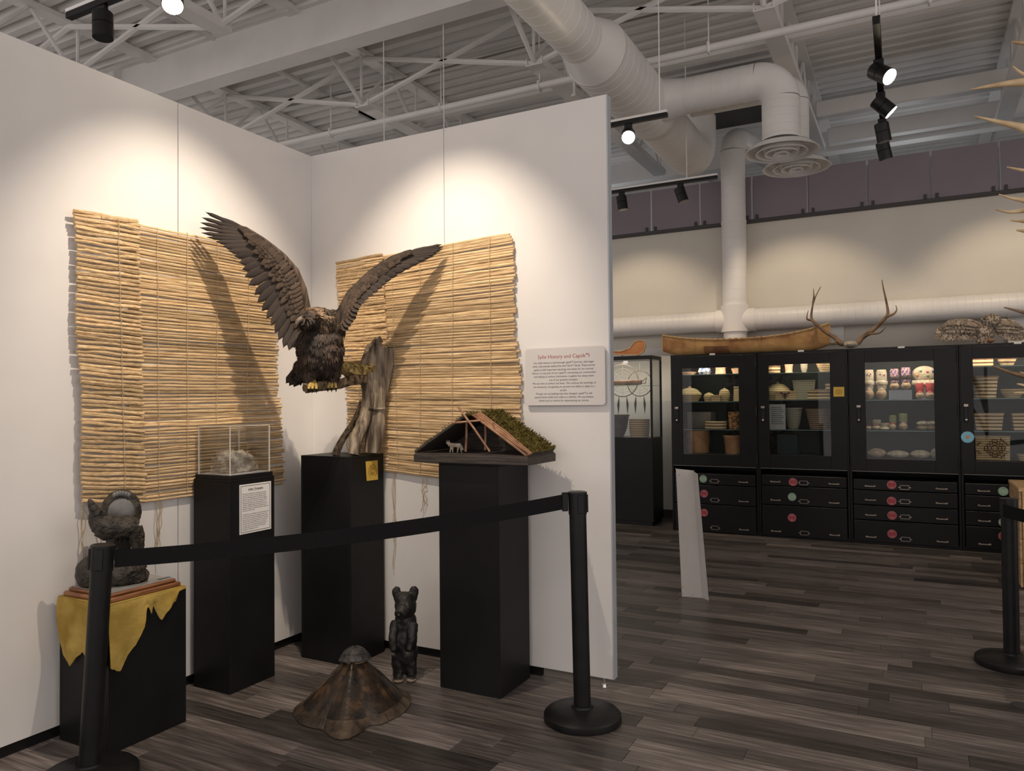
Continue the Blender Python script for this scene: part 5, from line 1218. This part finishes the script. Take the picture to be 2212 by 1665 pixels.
for s_ in (0, 12):
    pts = [sta(t)[s_]+V((0, -.004 if s_ == 0 else .004, .002)) for t in ts]; gw = obj('gunwale', MB().tube(pts, .009, 6), LASH, cn, True)
    for k in range(26):
        t = .04+.92*k/25; q_ = sta(t)[s_]; obj('lashing', MB().box((q_.x-.009, q_.y-.015, q_.z-.011), (q_.x+.009, q_.y+.015, q_.z+.014), .003), CAN, gw)
obj('bark_patch', MB().grid([[sta(t)[k]+V((0,-.003,0)) for k in range(1, 6)] for t in (.28, .31, .34, .37, .40, .44)]), mat('dark_bark_patch', (.16,.07,.03,1), (.27,.13,.055,1), 12, .6), cn, 'all', 'darker patch on the hull')
for t in (.22, .44, .62):
    obj('stitched_seam', MB().tube([sta(t)[k]+V((0,-.003,0)) for k in range(0, 7)], .0035, 5), LASH, cn)
for t in (.2, .5, .8):
    a_, b_2 = sta(t)[0], sta(t)[12]; obj('thwart', MB().cyl(a_-V((0,0,.01)), b_2-V((0,0,.01)), .008, n=8), LASH, cn)
for t0 in (.0, 1.0): obj('stem_stitching', MB().tube([sta(t0)[k]+V((-.004 if t0 == 0 else .004,0,0)) for k in range(0, 7)], .006, 6), LASH, cn, True)
# ================================================================== ANTLERS
ANT = mat('brown_antler', (.11,.060,.030,1), (.32,.20,.11,1), 9, .5, 0, .3, 40, (1,1,1), 5)
ANTL = mat('golden_antler', (.42,.27,.13,1), (.72,.55,.34,1), 7, .45, 0, .3, 40, (1,1,1), 5)
BONE = mat('skull_bone', (.42,.36,.28,1), (.58,.52,.43,1), 14, .7)
def branch(parent, pts, r0, r1, name, M_, n=10):
    P = []; pts = [V(p) for p in pts]; N_ = len(pts)
    for i in range(N_-1):
        p0 = pts[max(i-1,0)]; p1 = pts[i]; p2 = pts[i+1]; p3 = pts[min(i+2, N_-1)]
        for k in range(5):
            t = k/5; P.append(.5*((2*p1)+(p2-p0)*t+(2*p0-5*p1+4*p2-p3)*t*t+(3*p1-p0-3*p2+p3)*t**3))
    P.append(pts[-1]); R_ = [r0+(r1-r0)*(i/(len(P)-1))**.9 for i in range(len(P))]; R_[-1] = min(R_[-1], .003)
    return obj(name, MB().tube(P, R_, n), M_, parent, True)
rack = thing('elk_antlers', at(1838, 748, y=5.12), 'brown elk antler rack on its skull beside the canoe', 'antlers'); rack.location.z = CTOP
ap = lambda px, py, d=0: at(px, py, y=5.12+d)
br_ = branch(rack, [ap(1852,742), ap(1863,729), ap(1889,710,-.03), ap(1911,688,-.05), ap(1918,677,-.05), ap(1915,654,-.04), ap(1908,622,-.02), ap(1905,604,0)], .030, .004, 'antler_beam', ANT)
branch(br_, [ap(1914,684,-.05), ap(1930,678,-.07), ap(1937,669,-.08), ap(1935,659,-.08)], .017, .003, 'tine', ANT)
branch(br_, [ap(1866,727,-.01), ap(1882,721,-.05), ap(1900,719,-.09), ap(1913,707,-.12)], .017, .003, 'tine', ANT)
bl_ = branch(rack, [ap(1822,742), ap(1815,741), ap(1803,729), ap(1785,718,-.03), ap(1762,699,-.05), ap(1753,687,-.05), ap(1755,662,-.04), ap(1762,640,-.02), ap(1773,619,0)], .030, .004, 'antler_beam', ANT)
branch(bl_, [ap(1756,655,-.03), ap(1758,640,-.04), ap(1757,623,-.05)], .013, .003, 'tine', ANT)
branch(bl_, [ap(1757,692,-.05), ap(1745,690,-.07), ap(1743,684,-.08), ap(1746,670,-.09)], .015, .003, 'tine', ANT)
branch(bl_, [ap(1808,735,0), ap(1800,742,-.06), ap(1790,740,-.10)], .014, .004, 'tine', ANT)
g = MB().ell(ap(1838,744)+V((0,0,.0)), (.075, .06, .04), 14, 10).ell(ap(1838,744,-.08), (.045, .08, .028), 12, 8)
g.v = [V((p.x, p.y, max(p.z, CTOP+.001))) for p in g.v]; obj('skull', g, BONE, rack, True)
# ================================================================== OWL
OWLF = mat('barred_owl_feather', (.10,.075,.058,1), (.42,.35,.28,1), 2.4, .75, 0, 0, None, (9, 1, 1), 3, .25, .2, None, 0, (.44,.56))
OWLB = mat('owl_body_plumage', (.16,.115,.08,1), (.56,.48,.39,1), 40, .85, 0, .4, 80, (1,1,1), 4, .3, .2, None, 0, (.35,.65), True)
op = lambda px, py, d=0: at(px, py, y=5.30+d)+V((0,0,.004))
owl = thing('owl', op(2128, 740), 'mounted owl with barred wings spread on top of the cabinets', 'bird'); owl.location.z = CTOP
g = MB().ell(op(2128,716), (.075,.07,.10), 14, 10).ell(op(2140,692,-.03), (.068,.065,.058), 14, 10).ell(op(2125,735), (.06,.06,.05), 12, 8)
ob = blob('body', g, .008, OWLB, owl, 4, .006, 30)
plumage('body_plumage', ob, owl, OWLB, 900, .036, .016, lambda p: True, 7, (0,0,-1))
OFE = [feather_mesh('wing_feather', OWLF, .8, 40+k) for k in range(3)]
for s_, lead_, tips_ in ((1, [(2112,700), (2095,694), (2070,693), (2050,695), (2036,705)], [(2105,735), (2090,737), (2075,738), (2060,739), (2045,739), (2034,738), (2026,736), (2020,733), (2024,722)]), (-1, [(2152,700), (2165,693), (2180,694), (2195,698), (2203,706)], [(2160,728), (2170,734), (2180,737), (2190,738), (2198,738), (2205,738), (2211,735), (2214,728), (2212,718)])):
    wg = obj('wing', MB().tube([op(*p, .02) for p in lead_], [.022, .02, .018, .014, .008], 8), OWLB, owl, True)
    for k in range(16):
        t = k/15; put_feather(wg, 'wing_feather', OFE[k % 3], op(*poly(lead_, t), .015-.001*k), op(*poly(tips_, t), -.02-.002*k), .052, V((0,-1,0)), .05)
    for row in range(3):
        for k in range(14):
            t = k/13; a_ = V(poly(lead_, t)); e_ = V(poly(tips_, t)); e2 = a_+(e_-a_)*(.62-.2*row)
            put_feather(wg, 'covert_feather', OFE[k % 3], op(a_.x, a_.y, -.004-.006*row), op(e2.x, e2.y, -.035-.005*row), .040, V((0,-1,0)), .05)
obj('beak', MB().tube([op(2137,694,-.095), op(2136,698,-.105), op(2137,702,-.10)], [.008, .007, .001], 8), BEAK, owl, True)
for px in (2128, 2148): obj('eye', MB().ell(op(px, 690, -.085), (.012, .008, .012), 10, 8), CLAW, owl, True)
obj('claw_block', MB().ell(op(2140,736,-.05), (.035,.03,.022), 10, 8), mat('owl_leather_base', (.30,.14,.07,1), None, 1, .7), owl, True)
for x0_, x1_, y0_, y1_ in ((1785, 1823, 695, 742), (2176, 2230, 672, 740)):
    a_ = at(x0_, y0_, y=5.70); b_2 = at(x1_, y1_, y=5.70); obj('wall_box', MB().box((a_.x, 5.70, b_2.z), (b_2.x, 5.749, a_.z), .003), mat('white_wall_lower', (.76,.74,.70,1), None, 1, .6), bw)
# ================================================================== RIGHT EDGE: ANTLER TOWER, CRATE
TY = .75; tx = at(2212, 600, y=TY).x
tw = thing('antler_tower', (tx+.42, TY, 0), 'tower of golden antlers whose tines reach in from the right edge', 'antlers')
obj('plinth', MB().box((tx+.22, TY-.2, 0), (tx+.62, TY+.2, .9), .003), BLK, tw)
obj('pole', MB().cyl((tx+.42, TY, .9), (tx+.42, TY, 3.4), .02, n=12), BLKP, tw, True)
fp = lambda px, py, d=0: at(px, py, y=TY+d)
bm = [branch(tw, [(tx+.42, TY+.02, 1.3), (tx+.30, TY+.03, 1.7), fp(2262,620,.02), fp(2250,480,0), fp(2256,330,0), fp(2262,200,0), fp(2250,60,0)], .034, .012, 'antler_beam', ANTL), branch(tw, [(tx+.42, TY+.05, 1.0), fp(2300,860,.05), fp(2262,780,.02), fp(2262,700,.0), fp(2280,620,0)], .03, .008, 'antler_beam', ANT)]
for i, (pts, r0) in enumerate((([(2262,176), (2212,177), (2150,184), (2098,193)], .024), ([(2256,300), (2212,277), (2160,264), (2104,251)], .024), ([(2256,92), (2212,93), (2185,90)], .015), ([(2256,170), (2212,160), (2188,143)], .010), ([(2254,372), (2212,368), (2176,361)], .012), ([(2250,445), (2212,433), (2185,428), (2158,420)], .014), ([(2250,452), (2212,455), (2180,458), (2150,452)], .013), ([(2252,480), (2212,478), (2182,476)], .011), ([(2254,505), (2212,499), (2196,497)], .011))):
    branch(bm[0], [fp(*p, -.02*k) for k, p in enumerate(pts)], r0*1.3, .003, 'tine', ANTL)
for pts, r0 in (([(2262,690), (2212,675), (2190,669), (2169,664)], .012), ([(2264,830), (2212,812), (2185,805), (2160,796), (2144,790)], .016), ([(2262,800), (2212,806), (2204,803)], .009), ([(2262,845), (2212,832), (2197,829)], .011), ([(2262,850), (2212,848), (2190,848)], .011)):
    branch(bm[1], [fp(*p, -.02*k) for k, p in enumerate(pts)], r0, .003, 'tine', ANT if r0 > .0111 else ANTL)
CRT = mat('pale_pine_board', (.40,.24,.11,1), (.60,.41,.22,1), 5, .65, 0, .2, 30, (1, 1, 8), 5, .12)
kx = at(2192, 1246, z=0).x; crt = thing('wooden_crate', (kx+.35, 3.72, 0), 'pale pine crate standing at the right edge before the cabinets', 'crate')
kz = at(2184, 1036, y=4.05).z
for k in range(4):
    z0_ = .004+k*(kz-.03)/4; obj('crate_board', MB().box((kx, 3.38, z0_+.002), (kx+.018, 4.06, z0_+(kz-.03)/4-.002), .002), CRT, crt)
    obj('crate_board', MB().box((kx+.02, 3.362, z0_+.002), (kx+.7, 3.38, z0_+(kz-.03)/4-.002), .002), CRT, crt); obj('crate_board', MB().box((kx+.02, 4.042, z0_+.002), (kx+.7, 4.06, z0_+(kz-.03)/4-.002), .002), CRT, crt)
obj('crate_lid', MB().box((kx-.006, 3.355, kz-.028), (kx+.71, 4.066, kz), .003), CRT, crt)
for z in (.30, .62): obj('crate_latch', MB().box((kx-.012, 3.95, z-.015), (kx-.0005, 4.0, z+.015), .002), BLKP, crt)
# ================================================================== DUCTS, DIFFUSERS, PIPES
def duct(name, label, runs, rings=.11):
    """runs: list of (points, radii, ring spacing)"""
    t_ = thing(name, runs[0][0][0], label, 'duct')
    for pts, rad, sp_ in runs:
        pts = [V(p) for p in pts]
        obj('duct_section', MB().tube(pts, rad, 32, True), DUCTM, t_, True)
        if sp_:
            mb = MB()
            for (a, b), (ra, rb) in zip(zip(pts, pts[1:]), zip(rad, rad[1:])):
                L_ = (b-a).length; k = int(L_/sp_); d = (b-a).normalized()
                for i in range(k):
                    u = (i+.5)/k; c = a.lerp(b, u); r_ = ra+(rb-ra)*u; mb.tube([c-d*.004, c, c+d*.004], [r_-.001, r_+.0018, r_-.001], 32, False)
            obj('spiral_ribs', mb, DUCTM, t_, True)
    return t_
def elbow(c, d0, d1, R_, r, n=10):
    """points of a 90-degree bend from direction d0 to d1 with its corner at c"""
    c = V(c); d0 = V(d0).normalized(); d1 = V(d1).normalized(); o = c-d0*R_+d1*R_
    return [o - d1*R_*cos(a*pi/2/n) + d0*R_*sin(a*pi/2/n) for a in range(n+1)], [r]*(n+1)
ZDU = 4.28
mx = at(1330, 170, z=ZDU).x+.03
yr0 = at(1262, 100, z=ZDU).y
yend = at(1490, 350, z=ZDU).y
r1_, r2_ = .185, .265
by = at(1560, 192, z=ZDU).y; dxv = at(1690, 178, z=ZDU).x
e_p, e_r = elbow((mx, yend, ZDU), (0,1,0), (0,0,1), .3, .235)
duct('supply_duct', 'large white round duct crossing above the right partition', [
    ([(mx-.02, -3.5, ZDU), (mx-.02, yr0-.12, ZDU)], [r1_, r1_], .12),
    ([(mx-.02, yr0-.12, ZDU), (mx, yr0+.14, ZDU)], [r1_, r2_], 0),
    ([(mx, yr0+.14, ZDU), (mx, by+.22, ZDU)], [r2_, r2_], .12),
    ([(mx, by+.22, ZDU), (mx, by+.36, ZDU)], [r2_, .235], 0),
    ([(mx, by+.36, ZDU), (mx, yend-.3, ZDU)], [.235, .235], .12), (e_p, e_r, 0), ([e_p[-1], e_p[-1]+V((0,0,.30))], [.235, .235], 0)])
rb = .158
e_p, e_r = elbow((dxv, by, ZDU), (1,0,0), (0,0,-1), .20, rb)
pd = at(1687, 316, y=by); dz = pd.z
duct('branch_duct', 'white branch duct bending down to the round ceiling diffuser', [([(mx+.1, by, ZDU), (mx+.40, by, ZDU)], [rb+.05, rb], 0), ([(mx+.40, by, ZDU), (dxv-.20, by, ZDU)], [rb, rb], .07), (e_p, e_r, 0), ([(dxv, by, ZDU-.20), (dxv, by, dz+.05)], [rb, rb], .07)])
def diffuser(label, x, y, z, R_, group='round ceiling diffusers'):
    t_ = thing('air_diffuser', (x, y, z), label, 'air vent', group)
    obj('neck', MB().lathe([(.15,.02), (.165,.05), (.15,.055)], (x, y, z), 28), DUCTM, t_, True)
    for k, (ra, rbb, za) in enumerate(((.82, 1.0, .0), (.56, .70, -.008), (.33, .46, -.014), (.04, .22, -.020))):
        obj('diffuser_ring', MB().lathe([(R_*ra, .050+za), (R_*rbb, .0+za), (R_*rbb*1.015, .004+za), (R_*ra*1.01, .056+za)], (x, y, z), 36), STEELW, t_, True)
    obj('inner_core', MB().lathe([(R_*.80, .056), (R_*.82, .060), (R_*.3, .062)], (x, y, z), 28), mat('dark_duct_inside', (.05,.045,.04,1), None, 1, .7), t_)
    return t_
sc2 = (V((dxv, by, dz))-CAM).dot(FW)/F_PX
diffuser('nearer white round diffuser hanging from the branch duct', dxv, by, dz-.055, 76*sc2)
q2 = at(1702, 346, z=dz-.05); diffuser('farther white round diffuser just below the near one', q2.x+.02, q2.y+.40, dz-.02, .30)
ep2, er2 = elbow((q2.x+.02, q2.y+.40, 4.45), (0,0,1), (-1,0,0), .16, .12)
duct('drop_duct', 'white duct dropping to the far round diffuser', [([(q2.x+.02, q2.y+.40, dz+.030), (q2.x+.02, q2.y+.40, 4.29)], [.12, .12], .1), (ep2, er2, 0), ([ep2[-1], (mx+.28, q2.y+.40, 4.45)], [.12, .12], .1)])
vx, vy = 1.555, 5.58
e_p, e_r = elbow((vx, vy, 4.66), (0,0,1), (.25,1,0), .18, .145)
duct('riser_duct', 'white vertical duct rising from the pipe run on the back wall', [([(vx, vy, 2.18), (vx, vy, 2.30)], [.135, .14], 0), ([(vx, vy, 2.30), (vx, vy, 2.62)], [.165, .165], 0), ([(vx, vy, 2.62), (vx, vy, 4.48)], [.142, .142], .12), (e_p, e_r, 0), ([e_p[-1], e_p[-1]+V((.3,1.2,0))], [.145, .145], 0), ([(vx, vy, 3.60), (vx, vy, 3.64)], [.148, .148], 0)])
duct('wall_duct', 'white spiral duct running along the back wall above the cabinets', [([(-1.2, vy+.01, 2.44), (vx-.16, vy+.01, 2.44)], [.125, .125], .075), ([(vx-.22, vy+.01, 2.44), (vx+.24, vy+.01, 2.44)], [.14, .14], 0), ([(vx+.16, vy+.01, 2.44), (6.0, vy+.01, 2.44)], [.128, .128], .075)])
py_ = at(1072, 207, z=4.58).y
pipe = thing('sprinkler_pipe', (0, py_, 4.58), 'white sprinkler pipe below the roof joists', 'pipe')
obj('pipe', MB().cyl((-4.2, py_, 4.58), (9, py_, 4.58), .034, n=12), STEELW, pipe, True)
for x in (-2.4, -.9, .25, 1.9, 3.6):
    obj('hanger', MB().cyl((x, py_, 4.61), (x, py_, ZD), .006, n=6), STEELW, pipe); obj('hanger_clamp', MB().box((x-.012, py_-.042, 4.53), (x+.012, py_+.042, 4.63), .008), STEELW, pipe)
obj('sprinkler_head', MB().cyl((.62, py_, 4.42), (.62, py_, 4.6), .014, n=8).cyl((.62, py_, 4.40), (.62, py_, 4.42), .03, n=10), STEELW, pipe, True)
cab_ = MB()
single('black_cable', MB().tube([(-3.6, py_+.25, 5.16), (-1.8, py_+.25, 5.12), (.3, py_+.25, 5.14), (2.4, py_+.25, 5.12)], .012, 6), mat('grey_cable', (.22,.21,.20,1), None, 1, .6), (-3.6, py_+.25, 5.16), 'grey cable run under the roof deck', 'cable')
# dark roof hatch opening and grey return box far back
hb = at(1600, 215, z=4.9); rv = thing('return_air_box', (hb.x, hb.y, 4.9), 'dark rectangular return air box behind the branch duct', 'duct box')
obj('box', MB().box((hb.x-.45, hb.y-.1, 4.78), (hb.x+.35, hb.y+.5, 5.2), .004), mat('dark_grey_metal', (.045,.048,.05,1), None, 1, .6), rv)
obj('rim', MB().box((hb.x-.47, hb.y-.13, 4.76), (hb.x+.37, hb.y-.1, 4.80)), STEELW, rv)
# ================================================================== TRACK LIGHTS
LENS = emis('lit_lens', (1, .86, .62, 1), 40)
LENS2 = emis('lit_lens_bright', (1, .84, .58, 1), 160)
LOFF = mat('unlit_lens', (.03,.03,.03,1), None, 1, .2)
def track(label, a, b, rods, white_top=True):
    a, b = V(a), V(b); t_ = thing('light_track', a, label, 'track', 'ceiling light tracks')
    d = (b-a).normalized(); s_ = V((-d.y, d.x, 0)); lo = lambda p, u, z: p+s_*u+V((0,0,z))
    def bar(w, z0, z1, M_, nm): obj(nm, MB().slab([lo(a,-w,z0), lo(a,w,z0), lo(b,w,z0), lo(b,-w,z0)], (0,0,z1-z0)), M_, t_)
    bar(.018, 0, .032, BLKP, 'track_rail'); bar(.021, .032, .05, STEELW if white_top else BLKP, 'track_cover')
    for x in rods: q_ = a+d*x; obj('hanger_rod', MB().cyl(q_+V((0,0,.05)), V((q_.x, q_.y, ZD-.01)), .005, n=6), STEELW, t_)
    return t_
def head(label, mount, direction, lit=None, L_=.145, R_=.052, power=0, half=20):
    mount = V(mount); d = V(direction).normalized(); t_ = thing('spotlight', mount, label, 'spotlight', 'track spotlights')
    obj('adapter', MB().box(mount+V((-.03,-.014,-.055)), mount+V((.03,.014,0)), .004), BLKP, t_)
    c0 = mount+V((0,0,-.085)); obj('yoke', MB().cyl(mount+V((0,0,-.05)), c0, .010, n=8), BLKP, t_)
    a = c0-d*L_*.35; b = c0+d*L_*.65; m1 = a.lerp(b, .48)
    obj('lamp_body', MB().tube([a, a+d*.006, m1-d*.004, m1-d*.003], [R_*.9, R_, R_, R_*.92], 28), BLKP, t_, True)
    obj('lamp_front', MB().tube([m1-d*.003, m1, b-d*.001], [R_*.92, R_, R_], 28), BLKP, t_, True)
    obj('lens', MB().tube([b-d*.002, b+d*.001], R_*.93, 28), lit or LOFF, t_)
    if power:
        o = kelvin_spot('head_spot', b+d*.01, b+d, power, half, .6)
    return t_
TL_ = (-.70, TRK_Y, TRK_Z+.15); track('black light track over the left partition', TL_, (3.3, TRK_Y, TRK_Z+.15), (.25, 2.2, 3.6))
m1_ = at(222, 16, y=TRK_Y); head('unlit black spotlight at the upper left', (m1_.x, TRK_Y, TRK_Z+.15), (.05, -.02, -1))
m2_ = at(372, -20, y=TRK_Y); head('lit spotlight cut off by the top picture edge', (m2_.x, TRK_Y, TRK_Z+.15), (.42, -.30, -.80), LENS, power=25, half=26)
T1Y = 1.9; t1e = at(1442, 252, y=T1Y); t1z = t1e.z
track('light track beyond the partition top carrying the glaring spotlight', (t1e.x, T1Y, t1z), (-1.6, T1Y, t1z), (.06, 2.02, 2.68))
mb_ = at(1357, 268, y=T1Y); bd_ = at(1357, 312, y=T1Y-.05)
head('glaring lit spotlight pointing at the camera beside the partition edge', (mb_.x, T1Y, t1z), (CAM-bd_)*.6+V((0,0,-.9)), LENS2, power=40, half=30)
T2Y = 3.68; t2e = at(1550, 386, y=T2Y); t2z = t2e.z
track('farther light track with two unlit spotlights before the guard', (t2e.x, T2Y, t2z), (-.6, T2Y, t2z), (.30, 1.6))
for px, dr, lab in ((1343, (.12,.05,-1), 'unlit spotlight on the far track beside the partition edge'), (1470, (.3,.1,-1), 'unlit spotlight on the far track nearer the riser duct')):
    q_ = at(px, 405, y=T2Y); head(lab, (q_.x, T2Y, t2z), dr)
rx_ = 3.285; n_ = at(1893, 50, x=rx_); rz_ = 3.65; ra_ = at(1893, 52, z=rz_); re_ = at(1910, 330, z=rz_)
track('light track pointing away from the camera with four spotlights', (ra_.x, ra_.y, rz_), (re_.x, re_.y+.1, rz_), (.03, 1.3), False)
for py, dr, lit, lab, pw_ in ((150, (.68,-.45,-.62), LENS, 'lit spotlight nearest along the hanging right track', 110), (222, (.6,.1,-.62), LENS, 'lit spotlight second along the hanging right track', 30), (280, (.15,.15,-1), None, 'unlit spotlight third along the hanging right track', 0), (322, (.2,.2,-1), None, 'unlit spotlight farthest along the hanging right track', 0)):
    u = at(1897, py-22, z=rz_); head(lab, (ra_.x+(re_.x-ra_.x)*((u.y-ra_.y)/(re_.y-ra_.y)), u.y, rz_), dr, lit, power=pw_, half=28)
